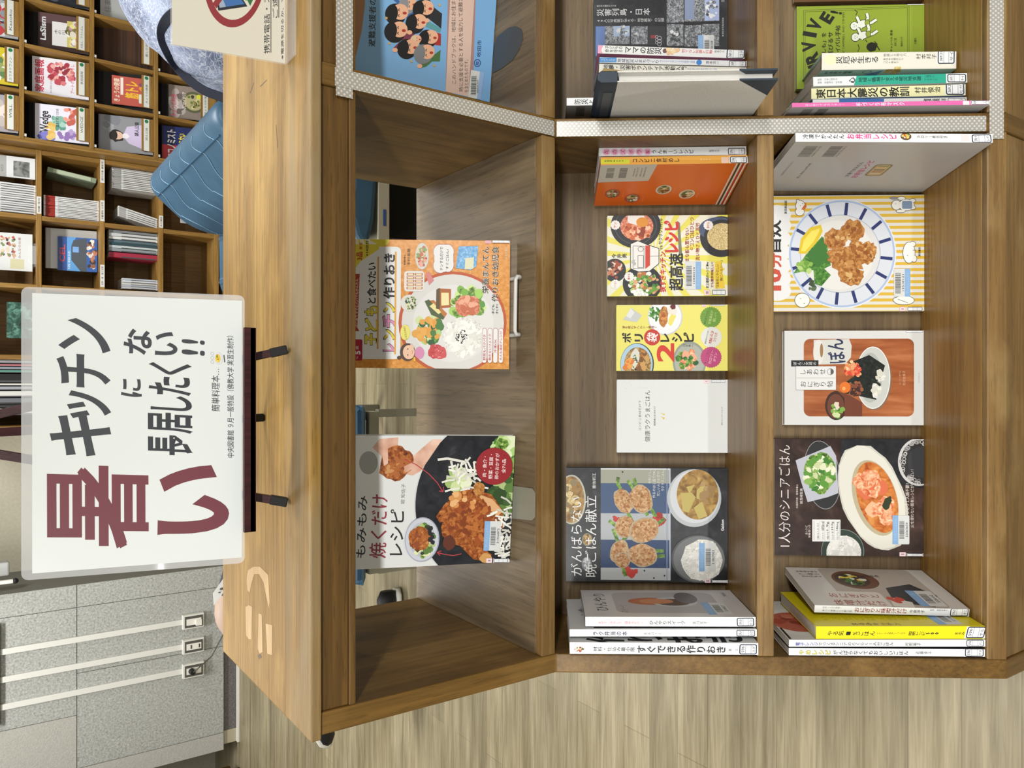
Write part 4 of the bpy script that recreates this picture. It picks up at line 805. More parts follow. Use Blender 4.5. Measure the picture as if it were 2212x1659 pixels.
p.ell(530, 1435, 62, 72, '4a342c'); p.ell(540, 1435, 48, 58, 'e4bca0'); p.ell(628, 1440, 38, 48, 'd088b0'); p.ell(462, 1480, 18, 14, '4a342c'); p.ell(532, 1410, 5, 6, INK); p.ell(532, 1458, 5, 6, INK); p.ring(560, 1435, 12, 14, 3, 'a04038', n=16, a0=-80, a1=80); p.line([(580, 1400), (555, 1370)], 14, 'e4bca0'); p.line([(585, 1475), (590, 1510)], 14, 'dcb83c')
p.ell(510, 1275, 40, 62, 'e0d86c'); p.text('いただきます！', 502, 520, 1225, 1330, K, .01, rot=-8); p.text('日本文芸社', 1318, 1336, 575, 672, 'e4d8c0')
p.build('cover_print', o); call(o, W, H, F, 1215, 1352, 520, 546)
# wire stand under it
t = thing('wire_book_stand', 'white wire stand holding up the orange cookbook', 'book stand', atz(1100, 660, ZS), 'stands on the open upper shelf')
a, b = atz(1112, 597, ZS+.017), atz(1110, 722, ZS+.017); u = (b-a).normalized(); q = V((0, 1, 0))
dn = V((0, 0, -.0136)); f = [a+q*.17+dn, a+q*.02+dn, a+q*.003+dn, a-q*.002+dn*.6, a-q*.003+dn*.2, a+u*.006-q*.003, b-u*.006-q*.003, b-q*.003+dn*.2, b-q*.002+dn*.6, b+q*.003+dn, b+q*.02+dn, b+q*.17+dn]
MB().tube(f, .0032, C('d2d2ce', .35), 10).build('wire_hook', t, world=True, smooth=True)
sup = MB()
for e in (a, b): sup.tube([e+q*.17+dn, e+q*.15+V((0, 0, .055)), e+q*.17+V((0, 0, .165))], .0028, C('d2d2ce', .35), 8)
sup.build('back_support', t, world=True, smooth=True)
# roast chicken book
m, W = lean((1100, 1214), (1113, 941.7), 17, .013); H = hfit(m, 756.6)
o = book('white cookbook with roast chicken in a black pan and a red round badge', m, .013, W, H, front='d8dbdb', spine='e0e2e2', group='cookbooks on the open upper shelf')
F = ((60, 1622), (58, 572), (1298, 1565)); p = fframe(W, H, *F)
K = '1e1f22'
p.ell(1290, 1080, 772, 772, 'c8ccce', n=120); p.ell(1290, 1080, 762, 762, dark, n=120)
skin = tex('print_skin', [(.35, 'c89880'), (.6, 'dcb4a0'), (.8, 'ecd0c0')], 40, 2, .3, rough=.35)
p.ell(165, 780, 68, 90, '9a9c9a'); p.poly([(240, 590), (380, 572), (375, 700), (330, 800), (285, 800), (255, 720), (190, 660)], skin); p.poly([(470, 740), (560, 650), (640, 572), (715, 572), (560, 830), (500, 870), (400, 850), (420, 790)], skin)
p.shape(370, 780, 140, 118, meat, 3, -60, .1, 22); p.blobs(370, 780, 110, 90, 30, 14, [meat, 'a8602c', 'c08a54'], 4, 2); p.poly([(255, 600), (300, 600), (310, 780), (280, 800), (262, 700)], skin); p.poly([(430, 800), (500, 760), (520, 800), (440, 850)], skin)
p.text('もみもみ', 98, 168, 1040, 1528, K, .01); p.text('焼くだけ', 195, 322, 1025, 1530, '8c2c3c', .01); p.text('レシピ', 342, 446, 1140, 1508, K, .012); p.text('堀 知佐子', 416, 446, 936, 1098, '5c5e60')
p.line([(430, 742), (520, 780), (620, 850), (690, 920), (735, 990)], 7, 'b43c44'); p.line([(705, 985), (738, 992), (740, 950)], 6, 'b43c44'); p.line([(905, 1495), (840, 1510), (770, 1500), (715, 1485)], 7, 'b43c44'); p.line([(745, 1470), (712, 1484), (735, 1510)], 6, 'b43c44')
p.blobs(1250, 700, 150, 160, 120, 52, [greens, 'a8cc78', 'dce8c0', '7cac50', '4a7c34', 'c4dca0'], 5); p.blobs(1240, 1000, 110, 150, 60, 50, ['3c5c2c', '5a7c3c', '2c4820', 'a8bc80'], 6); p.blobs(850, 900, 80, 100, 30, 40, ['c8d8a0', 'e0e8c8', '9cb870'], 7)
R = random.Random(11)
def sprouts(cx, cy, rx, ry, n):
    for i in range(n):
        x, y, a, L = cx+R.uniform(-rx, rx), cy+R.uniform(-ry, ry), R.uniform(0, 6.3), R.uniform(60, 120); b = a+R.uniform(-.7, .7)
        p.line([(x, y), (x+L*.5*math.cos(a), y+L*.5*math.sin(a)), (x+L*.5*math.cos(a)+L*.5*math.cos(b), y+L*.5*math.sin(a)+L*.5*math.sin(b))], 15, R.choice(['e2e2da', 'd4d4cc', 'ecece6', 'c8c8bc']))
p.line([(685, 735), (760, 722), (900, 745)], 20, 'dcdcd4'); p.line([(790, 740), (815, 850)], 18, 'd4d4cc'); sprouts(930, 860, 110, 120, 34); sprouts(1240, 1360, 70, 190, 46)
p.shape(980, 1220, 260, 245, meat, 5, 40, .1, 26); p.poly([(690, 1190), (760, 1080), (960, 960), (1120, 1000), (1220, 1130), (1180, 1200), (1000, 1180), (720, 1240)], meat); p.poly([(1010, 1000), (1130, 1040), (1225, 1140), (1180, 1180), (1080, 1100)], 'd8a878'); p.poly([(880, 1380), (1000, 1400), (1150, 1500), (1120, 1560), (1000, 1540), (900, 1440)], meat); p.shape(1100, 1530, 50, 40, 'c89858', 4); p.shape(1020, 960, 45, 60, fried, 4)
p.blobs(980, 1230, 200, 180, 60, 20, [meat, '9a4c1e', '8c4018', 'b46a30', '7c3814'], 8, 1.8); p.shape(800, 1400, 50, 60, '5c2c1c', 6); p.blobs(900, 1060, 120, 70, 16, 26, ['e0b078', 'd09050'], 9); sprouts(1230, 1180, 60, 110, 12)
p.ell(590, 1378, 134, 180, '9ea2b4'); p.ell(588, 1378, 126, 172, 'c4c8d4'); p.ell(590, 1378, 100, 140, 'b4b8c8'); p.blobs(600, 1385, 90, 125, 60, 24, [greens, '5a7c3c', 'a8bc70', '2c3c24', 'dce0b0'], 10); p.shape(570, 1370, 88, 92, meat, 6, 0, .12); p.blobs(570, 1370, 60, 65, 16, 22, [meat, '8c4424', 'a8602c'], 11); p.blobs(655, 1360, 30, 80, 10, 20, [INK], 12)
p.ell(1135, 770, 150, 152, '94242c'); t = 'ecdcdc'
for st, x, y0, y1 in (('肉・魚介・', 1040, 690, 858), ('野菜・豆腐・', 1090, 672, 874), ('卵のおかずが', 1140, 662, 874), ('全71品', 1195, 708, 824)): p.text(st, x, x+33, y0, y1, t, .01)
p.text('家の光協会', 1246, 1262, 1395, 1480, K, .02)
p.build('cover_print', o); lib(o, W, H, F, 1078, 1212, 1222, 1468, '31956873'); call(o, W, H, F, 1166, 1282, 1532, 1568); q = fframe(W, H, *F); q.k = PR.last+40; pinkl(q, 1104, 1154, 1530, 1568); q.build('genre_label', o)
def stand(label, pts, mt, tilt_y, h, x0, x1):
    """bookend: a plate tongue on the shelf and an upright plate behind the book"""
    t = thing('bookend', label, 'bookend', (sum(p.x for p in pts)/len(pts), pts[0].y, ZS), 'stands on the open upper shelf'); n = len(pts)
    m_ = MB(); m_.prism([(p.x, p.y) for p in pts], ZS+.0003, ZS+.0013, mt, ax='z'); m_.build('base_plate', t, world=True)
    m_ = MB(); m_.add([(x0, tilt_y, ZS+.0014), (x1, tilt_y, ZS+.0014), (x1, tilt_y+h*.3, ZS+h), (x0, tilt_y+h*.3, ZS+h), (x0, tilt_y+.0012, ZS+.0014), (x1, tilt_y+.0012, ZS+.0014), (x1, tilt_y+.0012+h*.3, ZS+h), (x0, tilt_y+.0012+h*.3, ZS+h)], [(0, 1, 2, 3), (7, 6, 5, 4), (0, 4, 5, 1), (1, 5, 6, 2), (2, 6, 7, 3), (3, 7, 4, 0)], mt); m_.build('upright_plate', t, world=True)
g1 = C('98988a', .4, .2)
q = [atz(*a, ZS) for a in ((1098, 1051), (1114, 1050), (1150, 1055), (1157, 1064), (1156, 1118), (1150, 1124), (1098, 1119))]
stand('pale grey metal bookend tongue under the roast chicken book', [V((q[0].x, 1.2, 0)), *[V(a) for a in q], V((q[6].x, 1.2, 0))], g1, 1.125, .16, -.24, -.16)
# blue handbook in the taped bay
a, b = atz(1060, 221.5, ZS), atz(1075, 0, ZS); u = (b-a).normalized(); m = M4((u, V((0, 0, 1)).cross(u), V((0, 0, 1)))).transposed().to_4x4(); m.translation = a+V((0, 0, .0024)); m = m @ M4.Rotation(math.radians(-2), 4, 'X'); W, H = .212, hfit(m, 726.6)
o = book('light blue evacuation handbook with cheering cartoon people behind the taped divider', m, .008, W, H, front='7caedc', spine='7caedc', group='handbook on the upper shelf')
s_ = W/(b-a).length
F = ((30, 648), (75, 648-1010*s_*1.0), (1530, 1000)); p = fframe(W, H, *F); p.k = 6
p.poly([(0, 700), (190, 600), (250, 330), (275, 100), (275, -600), (0, -600)], '9a7050')
K = '24282e'; p.text('避難支援者のみなさんへ', 310, 375, -330, 472, K, .012)
p.rrect(1060, 1345, -420, 905, 14, 'a88480'); p.poly([(1062, 885), (1300, 940), (1340, -300), (1090, -300)], 'd8bcae')
p.text('このハンドブックは、地域にお住まいの皆さんで災害', 1100, 1146, -380, 815, K, .008, rot=-2.2); p.text('時に支援を必要とする人を協力して避難させる取り組み', 1176, 1222, -300, 888, K, .008, rot=-2.2); p.text('をまとめたものです。', 1252, 1292, 580, 898, K, .008, rot=-2.2)
p.text('吹田市', 1376, 1420, 390, 548, '1c2c5c', .01); p.ring(1384, 612, 36, 38, 7, '1c2c6c', n=20); p.text('吹', 1366, 1402, 594, 632, '1c2c6c', .02)
def head(x, y, r, hair, skin_='e4b090', mouth=True):
    p.ell(x-r*.25, y+r*.2, r*1.0, r*1.0, hair); p.ell(x+r*.2, y-r*.05, r*.78, r*.74, skin_); p.ell(x-r*.45, y+r*.05, r*.42, r*.72, hair)
    p.line([(x+r*.12, y+r*.42), (x, y+r*.3), (x+r*.12, y+r*.18)], r*.07, K); p.line([(x+r*.12, y-r*.1), (x, y-r*.22), (x+r*.12, y-r*.34)], r*.07, K); p.ell(x+r*.62, y+r*.05, r*.2, r*.14, 'a83c34')
for q, c in (([(560, 60), (640, 40), (760, 140), (700, 260), (620, 160)], '3c64a0'), ([(860, 0), (930, 100), (1005, 150), (1000, 290), (870, 200), (800, 120)], '2c2e34'), ([(560, 300), (700, 250), (760, 320), (700, 420), (580, 400)], '7a3c50'), ([(840, 210), (1000, 290), (990, 330), (850, 280)], '5c98a0'), ([(900, 310), (1000, 340), (1000, 450), (880, 440)], 'a83434'), ([(800, 640), (880, 580), (1000, 490), (995, 600), (920, 600), (860, 650), (820, 660)], '4c7444'), ([(540, 480), (600, 420), (700, 460), (620, 480)], '7a3c50'), ([(490, 10), (520, 0), (620, 70), (600, 100)], '3c64a0')): p.poly(q, c)
for x, y, r, h in ((680, 75, 78, '8a8c90'), (830, 105, 92, '1e2024'), (580, 155, 98, '1e2024'), (765, 235, 92, '1e2024'), (575, 315, 98, '1e2024'), (885, 375, 88, '1e2024'), (760, 395, 48, 'd8c0a0'), (690, 470, 92, '1e2024'), (850, 515, 92, '7c8084')): head(x, y, r, h)
for x, y in ((510, 5), (555, 500), (795, 645), (690, 335), (855, 220)): p.ell(x, y, 26, 20, 'e4b090')
for x, y in ((470, 212), (502, 440), (712, 600), (940, 640), (975, 72)): p.badge(x, y, 17, 'd8a858', 5, .45)
p.build('cover_print', o); q = fframe(W, H, *F); q.k = PR.last+6; q.poly([(1318, 680), (1460, 705), (1430, 975), (1295, 945)], 'd4d8d4'); q.poly([(1412, 697), (1460, 705), (1430, 975), (1388, 966)], '94b4e0'); q.bars(1322, 1378, 740, 925, 4); q.text('66630369', 1384, 1400, 775, 905, '30343a', .01); q.build('barcode_label', o)
q = [atz(*a, ZS) for a in ((1130, 72), (1126, 62), (1115, 57), (1100, 60), (1075, 80), (1068, 100), (1066, 158), (1085, 148), (1108, 130), (1122, 108), (1130, 86))]
stand('dark grey rounded bookend tongue under the blue handbook', [V(a) for a in q], C('4c5052', .45, .3), a.y+.04, .18, .53, .61)
FIT = {
    'hana': ((0.3894, 0.853, 0.415), (-0.0135, 0.0052, 0.1617), 0.0146, 0.16, 0.2489),
    'orange': ((0.3745, 0.8524, 0.4154), (0.0094, -0.0068, 0.2125), 0.0147, 0.16, 0.2487),
    'hinyari': ((-0.3953, 0.811, 0.4461), (-0.0034, -0.0112, 0.02), 0.0155, 0.18, 0.2766),
    'raku': ((-0.4093, 0.806, 0.4496), (-0.0027, -0.0132, 0.016), 0.0117, 0.19, 0.3028),
    'sugu': ((-0.435, 0.7966, 0.4566), (-0.0071, -0.0104, 0), 0.0188, 0.2, 0.3021),
    'bento': ((0.3817, 0.5721, 0.1689), (-0.006, 0.02, 0.09), 0.0142, 0.232, 0.3071),
    'onigiri': ((-0.3877, 0.6254, 0.1286), (-0.0141, 0.0109, -0.1401), 0.0128, 0.172, 0.253),
    'yaruki': ((-0.4108, 0.5916, 0.1539), (0, -0.014, -0.028), 0.0204, 0.19, 0.2685),
    'denshi': ((-0.423, 0.5901, 0.1551), (-0.0015, -0.0144, -0.02), 0.0112, 0.21, 0.312),
    'yame': ((-0.4393, 0.5901, 0.1551), (-0.0049, -0.0076, -0.0102), 0.0119, 0.21, 0.3112),
    'mama': ((0.5564, 0.8621, 0.4083), (-0.0161, 0.06, 0), 0.0142, 0.12, 0.2503),
    'chiiki': ((0.541, 0.8586, 0.4109), (0.0174, 0.0368, 0.0004), 0.0094, 0.13, 0.2503),
    'jishin': ((0.5245, 0.859, 0.4106), (0.0087, 0.0378, -0.0), 0.0151, 0.125, 0.2507),
    'fuku': ((0.4769, 0.8568, 0.4118), (-0.0008, 0.0047, 0.0174), 0.0131, 0.12, 0.3062),
    'saiyaku': ((0.5414, 0.6557, 0.1056), (-0.0278, 0.0167, 0.0205), 0.0296, 0.112, 0.2254),
    'teal': ((0.5067, 0.6335, 0.1225), (0.0009, -0.0098, 0.0097), 0.0156, 0.138, 0.2551),
    'higashi': ((0.4849, 0.6327, 0.1231), (-0.0239, -0.0035, 0.0088), 0.0184, 0.135, 0.2533),
    'bluew': ((0.4737, 0.6332, 0.1228), (-0.0073, 0.0019, 0.0005), 0.008, 0.135, 0.2544),
    'pink': ((0.4445, 0.5777, 0.1645), (-0.0094, 0.0038, -0.0043), 0.0068, 0.2, 0.3098),
}
def spine(key, label, group, sp, fr, bk_=None, hard=False):
    loc, w_, T, W, H = FIT[key]; m = M4.Translation(V(loc)) @ LB.to_4x4() @ rotv(w_)
    s0 = SM if loc[2] > .3 else SB; lo_ = min((m @ V((a, b, c))-C0).dot(-TT) for a in (0, T) for b in (0, W) for c in (0, H)); m.translation -= TT*(-s0+.0006-lo_)
    o = book(label, m, T, W, H, spine=sp, front=fr, back=bk_ or fr, face=False, group=group, hard=hard)
    def F(face, TL, TR, BL):
        q = PR()
        if face == 's': q.frame(TL, TR, BL, (0, 0, H), (T, 0, 0), (0, 0, -H))
        elif face == 'l': q.frame(TL, TR, BL, (0, W, H), (0, -W, 0), (0, 0, -H))
        else: q.frame(TL, TR, BL, (T, 0, H), (0, W, 0), (0, 0, -H))
        return q
    return o, F
def clabel(o, F, TL, TR, BL, *a):
    q = F('s', TL, TR, BL); q.k = PR.last+4; q.call(*a); q.build('call_label', o)
GM, GB = 'upright books on the middle slanted shelf', 'upright books on the bottom slanted shelf'
W1 = 'e2e5e8'
# middle shelf, beside the divider
o, F = spine('hana', 'thin white book with pink dotted title beside the divider on the middle shelf', GM, W1, W1)
c = ((450, 268), (450, 198), (1806, 258)); p = F('s', *c)
for i, ch in enumerate('花のズボラ飯'): p.ell(520+i*76, 232, 36, 30, 'e8b4d0'); p.text(ch, 500+i*76, 540+i*76, 214, 250, 'a0285c', .015)
p.vtext('うんま～いレシピ', 935, 1325, 212, 252, INK, .01); p.vtext('監修久住', 1465, 1560, 216, 236, INK)
p.build('cover_print', o); clabel(o, F, *c, 1638, 1795, 202, 262, '596', 'ハナ')
o, F = spine('orange', 'bright orange book back with barcodes and small dishes on the middle shelf', GM, 'e6aa50', 'e87024', 'e86c1e')
c = ((452, 348), (452, 266), (1802, 336)); p = F('s', *c); p.rect(452, 1560, 300, 348, 'd89a40'); p.rect(452, 720, 290, 335, 'c8c838'); p.vtext('料理家', 485, 560, 296, 316, INK, .01); p.text('maho', 565, 690, 300, 315, INK, .03) if False else p.vtext('maho.', 562, 690, 294, 318, INK, .03)
p.vtext('コンビニ食材めし', 740, 1180, 280, 325, '3c2c1c', .02); p.vtext('maho', 1360, 1465, 285, 305, 'f0d8c0', .02); p.rrect(1562, 1625, 272, 336, 6, 'e0c0b0')
p.build('cover_print', o); clabel(o, F, *c, 1640, 1795, 268, 336, '596', 'カセ')
p = F('l', (0, 165), (0, 0), (245, 165)); p.poly([(0, 0), (95, 0), (88, 62), (0, 66)], 'cdc9bd')
for x in (12, 34): p.bars(x, x+13, 12, 50, x, '2c2c2c')
for x, y in ((58, 14), (63, 10), (70, 12), (76, 9)): p.text('9784065167458 C0077', x, x+2.6, y, 52-y*.6, '4a4a44')
for x, y in ((30, 112), (68, 133), (120, 98), (165, 118)):
    p.ell(x, y, 14, 19, 'd8d4c8' if x > 100 else 'b8543c'); p.ell(x, y, 11, 16, mixb); p.blobs(x, y, 8, 12, 14, 4, ['d8b078', '8a3c20', 'e8e0d0', '5a6a30'], 4)
    p.text('ポイント', x+18, x+21, y-8, y+14, 'e8b898')
for x, c_ in ((226, 'e8e4da'), (230, '2c4a34'), (233, 'e8e4da'), (237, 'b83c28'), (240, 'e8e4da')): p.rect(x, x+2.6, 0, 165, c_)
p.build('back_print', o)
# middle shelf, at the left end
o, F = spine('hinyari', 'white chilled-sweets book, innermost of three white spines by the side panel, middle shelf', GM, W1, 'cfcdce')
c = ((333, 448), (335, 352), (1975, 467)); p = F('s', *c); p.vtext('まぜて、冷やして、固めるだけ。', 458, 890, 398, 428, 'd0788c', .01); p.vtext('ひんやりスイーツ', 950, 1300, 396, 440, INK, .01); p.vtext('吉川文子', 1370, 1510, 406, 438, INK, .005)
p.build('cover_print', o); clabel(o, F, *c, 1795, 1960, 376, 462, '596.65', 'ヒン')
p = F('r', (0, 190), (0, 0), (277, 190)); p.rrect(55, 235, 20, 165, 20, 'b0aeb2'); p.ell(120, 85, 40, 26, 'b06c48'); p.ell(160, 90, 40, 34, 'c4c8ca'); p.ell(158, 92, 30, 24, '5c4a3c'); p.ell(130, 85, 30, 18, 'c88458'); p.ell(185, 60, 20, 40, '6c686c')
p.text('ひんやり', 20, 42, 30, 150, INK, .005); p.text('スイーツ', 62, 74, 110, 160, '6a6a6a'); p.lib(205, 245, 95, 175, '32180027'); p.text('文化出版局', 255, 262, 20, 50, '6a6a6a')
p.build('front_print', o)
o, F = spine('raku', 'white easy lunch book, middle one of three white spines on the middle shelf', GM, W1, 'd8dadb')
c = ((187, 555), (187, 478), (1978, 553)); p = F('s', *c); p.vtext('ラク弁当の本', 405, 745, 500, 545, '24305c', .015); p.vtext('長谷川りえ', 900, 1070, 510, 536, '6a6c70'); p.build('cover_print', o); clabel(o, F, *c, 1785, 1960, 482, 552, '596.4', 'ラク')
p = F('r', (0, 190), (0, 0), (303, 190)); p.text('第１版発行中', 22, 34, 60, 110, '5c5c60'); p.blobs(30, 80, 10, 24, 14, 5, ['5c5c58', '8a8c88'], 3); p.rect(40, 300, 176, 184, '2c2c30'); p.build('front_print', o)
o, F = spine('sugu', 'white book with bold brush title against the side panel on the middle shelf', GM, W1, 'd4d6d6')
c = ((195, 722), (190, 602), (2000, 727)); p = F('s', *c); p.blobs(283, 672, 42, 26, 40, 9, ['b83c2c', '5c7a34', 'e0c060', '3c2c20', 'e8e0d0'], 3)
p.vtext('材料・仕込み最小限', 418, 820, 648, 696, INK, .01); p.vtext('すぐできる作りおき', 835, 1690, 630, 715, INK, .025); p.vtext('著 ス', 1715, 1810, 665, 692, '4c4c50'); p.build('cover_print', o); clabel(o, F, *c, 1818, 1985, 618, 722, '596', 'スグ')
p = F('r', (0, 200), (0, 0), (302, 200)); p.vtext('作りおき', 25, 285, 140, 205, INK, .03); p.build('front_print', o)
# bottom shelf
o, F = spine('bento', 'pale grey backed frozen lunch book standing beside the divider on the bottom shelf', GB, W1, 'c6c4c0', 'b9b7b4')
c = ((230, 146), (235, 66), (1836, 180)); p = F('s', *c); p.vtext('冷凍でかんたん', 290, 635, 80, 124, '24303c', .015); p.vtext('お弁当レシピ', 650, 1065, 82, 134, 'd84894', .025); p.ell(1138, 112, 44, 34, '5c4a34'); p.blobs(1138, 112, 34, 24, 14, 12, ['b8402c', '4a7a34', 'e0c060', 'd8d0c0'], 3); p.vtext('カロリー表示付き', 1225, 1475, 106, 132, INK, .01); p.rrect(1585, 1650, 100, 165, 6, 'e4d4d8')
p.build('cover_print', o); clabel(o, F, *c, 1670, 1828, 104, 180, '596.4', 'レイ')
p = F('l', (0, 232), (0, 0), (307, 232)); p.bars(22, 42, 18, 62, 3, '3c3c3e'); p.bars(62, 82, 18, 62, 4, '3c3c3e'); p.text('9784415321462', 44, 48, 18, 62, '4a4a4c'); p.text('192207701100 6', 84, 88, 18, 62, '4a4a4c')
p.text('ISBN978-4-415-32146-2', 20, 24, 85, 150, '7c7c7c'); p.text('定価 本体1100円+税', 52, 57, 92, 165, '5c5c5c', .01); p.text('冷凍でかんたん', 134, 142, 85, 155, '4c4c50', .01); p.text('お弁当レシピ', 146, 158, 78, 160, 'c0487c', .02); p.rrect(166, 196, 95, 150, 7, '8a7448'); p.rrect(169, 193, 98, 147, 6, 'c0a878')
for i in range(5): p.rect(172, 190, 101+i*9, 104+i*9, ('5c7a34', 'e0c470', '3c2c1c', 'b0603c', 'd8d0b8')[i])
p.build('back_print', o)
o, F = spine('onigiri', 'white rice ball and miso soup book leaning over the yellow book on the bottom shelf', GB, W1, 'd3d1ce')
c = ((413, 496), (411, 432), (1757, 528)); p = F('s', *c); p.vtext('ほぼ10分で完成！', 480, 650, 444, 462, INK); p.vtext('食べて健康になる献立帖', 480, 740, 472, 490, INK); p.vtext('おにぎりと味噌汁だけ', 758, 1220, 452, 500, '8c3c30', .015); p.vtext('今泉洋子', 1240, 1370, 470, 500, INK, .01); p.vtext('監修 管理栄養士', 1415, 1570, 466, 480, INK)
p.build('cover_print', o); clabel(o, F, *c, 1592, 1748, 456, 526, '596.3', 'オニ')
p = F('r', (0, 172), (0, 0), (253, 172)); p.rrect(58, 225, 0, 172, 12, 'b4aca4'); p.ell(110, 55, 40, 42, '6c4a38'); p.ell(105, 55, 30, 32, '4a3830'); p.blobs(105, 55, 20, 24, 40, 6, ['e0c848', '4a7a34', 'd8d8c8', '2c3c24'], 4); p.poly([(140, 150), (150, 90), (200, 70), (225, 120), (200, 168)], '34363a'); p.poly([(132, 168), (140, 130), (170, 150), (165, 172)], 'dcd8d0'); p.blobs(150, 140, 12, 12, 6, 8, ['c84a38'], 3)
p.rrect(30, 130, 110, 172, 8, 'd8d4d0'); p.text('おにぎりと', 42, 80, 122, 166, '8c4038', .01) if False else None
p.vtext('おにぎりと', 36, 124, 118, 138, '9a4a40', .01); p.vtext('味噌汁だけ', 36, 124, 146, 168, '9a4a40', .01)
for i, st in enumerate(('料理研究家の', 'おいしい健康ごはん', '自分を大切に食べる')): p.vtext(st, 14+i*2, 54, 16+i*12, 24+i*12, INK)
p.vtext('藤原奈津', 128, 160, 30, 42, '4a4440'); p.lib(178, 222, 100, 165, '32081642'); p.build('front_print', o)
o, F = spine('yaruki', 'bright yellow one percent motivation cookbook standing on the bottom shelf', GB, 'e4d61c', 'dcce1c')
c = ((372, 722), (345, 615), (1880, 720)); p = F('s', *c); p.vtext('やる気', 462, 610, 652, 696, '2c2a10', .015); p.text('1', 632, 672, 660, 690, '1c1c10', .04); p.vtext('%ごはん', 685, 890, 655, 696, '1c1c10', .015); p.vtext('テキトーでも美味しくつくれる', 905, 1160, 664, 684, '4a4620'); p.vtext('悶絶レシピ', 1190, 1340, 656, 694, '1c1c10', .015); p.vtext('500', 1340, 1460, 660, 690, '1c1c10', .05); p.vtext('まるみ', 1600, 1690, 660, 690, '1c1c10', .01)
p.build('cover_print', o); clabel(o, F, *c, 1705, 1868, 616, 716, '596', 'ヤル')
p = F('r', (0, 190), (0, 0), (269, 190))
for y in (70, 105, 140): p.vtext('やる気ごはん悶絶レシピ', 20, 220, y, y+22, 'c4b420', .01)
p.vtext('まるみキッチン', 60, 140, 172, 186, '3c3818', .01); p.lib(200, 240, 120, 182, '32118064'); p.build('front_print', o)
o, F = spine('denshi', 'white microwave cookbook between the yellow book and the white book by the panel', GB, W1, 'd4d4d2')
c = ((182, 792), (182, 728), (1885, 792)); p = F('s', *c); p.vtext('電子レンジ', 238, 440, 748, 784, '3c3c9c', .015); p.vtext('でつくるシニアのらくらく1人分ごはん', 440, 1090, 748, 784, INK, .01); p.vtext('村田裕子', 1190, 1330, 754, 784, INK, .01); p.build('cover_print', o); clabel(o, F, *c, 1722, 1872, 728, 790, '596', 'デン')
p = F('r', (0, 210), (0, 0), (312, 210)); p.ell(40, 120, 60, 70, 'dcdcd8'); p.ell(40, 120, 44, 52, 'b8604c'); p.blobs(40, 120, 32, 42, 16, 14, ['a84838', 'c8745c', '8c3828'], 4); p.rect(2, 6, 150, 205, INK); p.build('front_print', o)
o, F = spine('yame', 'white book with yellow outlined title against the side panel on the bottom shelf', GB, W1, '2c2c30', 'd4d4d2')
c = ((185, 866), (185, 800), (1884, 886)); p = F('s', *c)
for i, ch in enumerate('やめレシピ'): p.text(ch, 275+i*57, 320+i*57, 820, 860, '8a8434', .05); p.text(ch, 279+i*57, 316+i*57, 824, 856, 'e0d868', .01)
p.vtext('がんばらなくてもおいしいごはん', 570, 1225, 826, 866, INK, .01); p.vtext('近藤幸子', 1285, 1430, 834, 860, INK, .005); p.build('cover_print', o); clabel(o, F, *c, 1712, 1872, 812, 884, '596', 'ヤメ')
# right bay, middle shelf
GR = 'upright disaster books in the taped bay'
o, F = spine('mama', 'pink and white mothers disaster guide nearest the ruin photo book in the taped bay', GR, 'e4e6e6', 'c87c9c', 'c4789a')
c = ((455, 480), (455, 405), (1828, 556)); p = F('s', *c); p.rect(455, 500, 400, 560, 'dc9cb8'); p.rrect(490, 1830, 418, 480, 26, 'e6e8e8'); p.vtext('子どもの', 520, 690, 416, 444, INK, .015); p.vtext('命を守る', 520, 690, 446, 476, INK, .015); p.vtext('ママの防災', 700, 1055, 428, 492, INK, .02)
p.shape(1085, 470, 22, 22, '6a4a3c', 3); p.blobs(1150, 475, 60, 24, 10, 20, ['e8d0a0', 'e0b890', 'd8a870'], 4); p.vtext('慌てない知識と行動', 1240, 1530, 462, 500, 'c85c5c', .01); p.vtext('松永りえ', 1545, 1640, 470, 500, INK, .005); p.build('cover_print', o); clabel(o, F, *c, 1660, 1828, 462, 556, '369.3', 'コド')
o, F = spine('chiiki', 'white town-planning disaster book with blue band between the pink and cream spines', GR, 'e2e5e8', 'd0d4d8')
c = ((455, 586), (455, 536), (1832, 625)); p = F('s', *c); p.rect(455, 615, 540, 584, '4a90d0'); p.vtext('Copa', 470, 600, 548, 576, 'c8e0f4') if False else p.text('Copa Books', 475, 595, 550, 576, 'c8e0f4') if False else p.vtext('コパブックス', 470, 605, 548, 578, 'c8e0f4', .005)
p.vtext('地域防災とまちづくり', 622, 1015, 554, 590, '2c3c6c', .01); p.vtext('みんなをその気にさせる災害図上訓練', 1018, 1350, 566, 588, '4a68b8'); p.ell(1388, 586, 26, 24, '2c80d0'); p.vtext('瀧本浩一', 1450, 1580, 572, 602, INK, .005); p.build('cover_print', o); clabel(o, F, *c, 1668, 1826, 572, 628, '369', 'チイ')
o, F = spine('jishin', 'cream volunteer handbook with bold black title next to the grey portfolio', GR, 'e4e2d8', 'a89868', 'b0a070')
c = ((452, 685), (455, 600), (1832, 715)); p = F('s', *c); p.vtext('地震・災害ボランティア活動入門', 490, 1275, 612, 662, INK, .02); p.vtext('広がる支援の輪', 1280, 1560, 636, 656, '6a8cc8'); p.poly([(452, 700), (500, 640), (700, 668), (900, 690), (900, 720), (452, 720)], 'a89050'); p.build('cover_print', o)
o, F = spine('fuku', 'grey book with barcodes half hidden behind the grey portfolio', GR, 'dfe2e5', 'b4b4b2', 'a8a8a6')
c = ((149, 995), (150, 918), (1700, 1000)); p = F('s', *c); p.vtext('防災と福祉', 212, 520, 930, 985, INK, .015); p.build('cover_print', o)
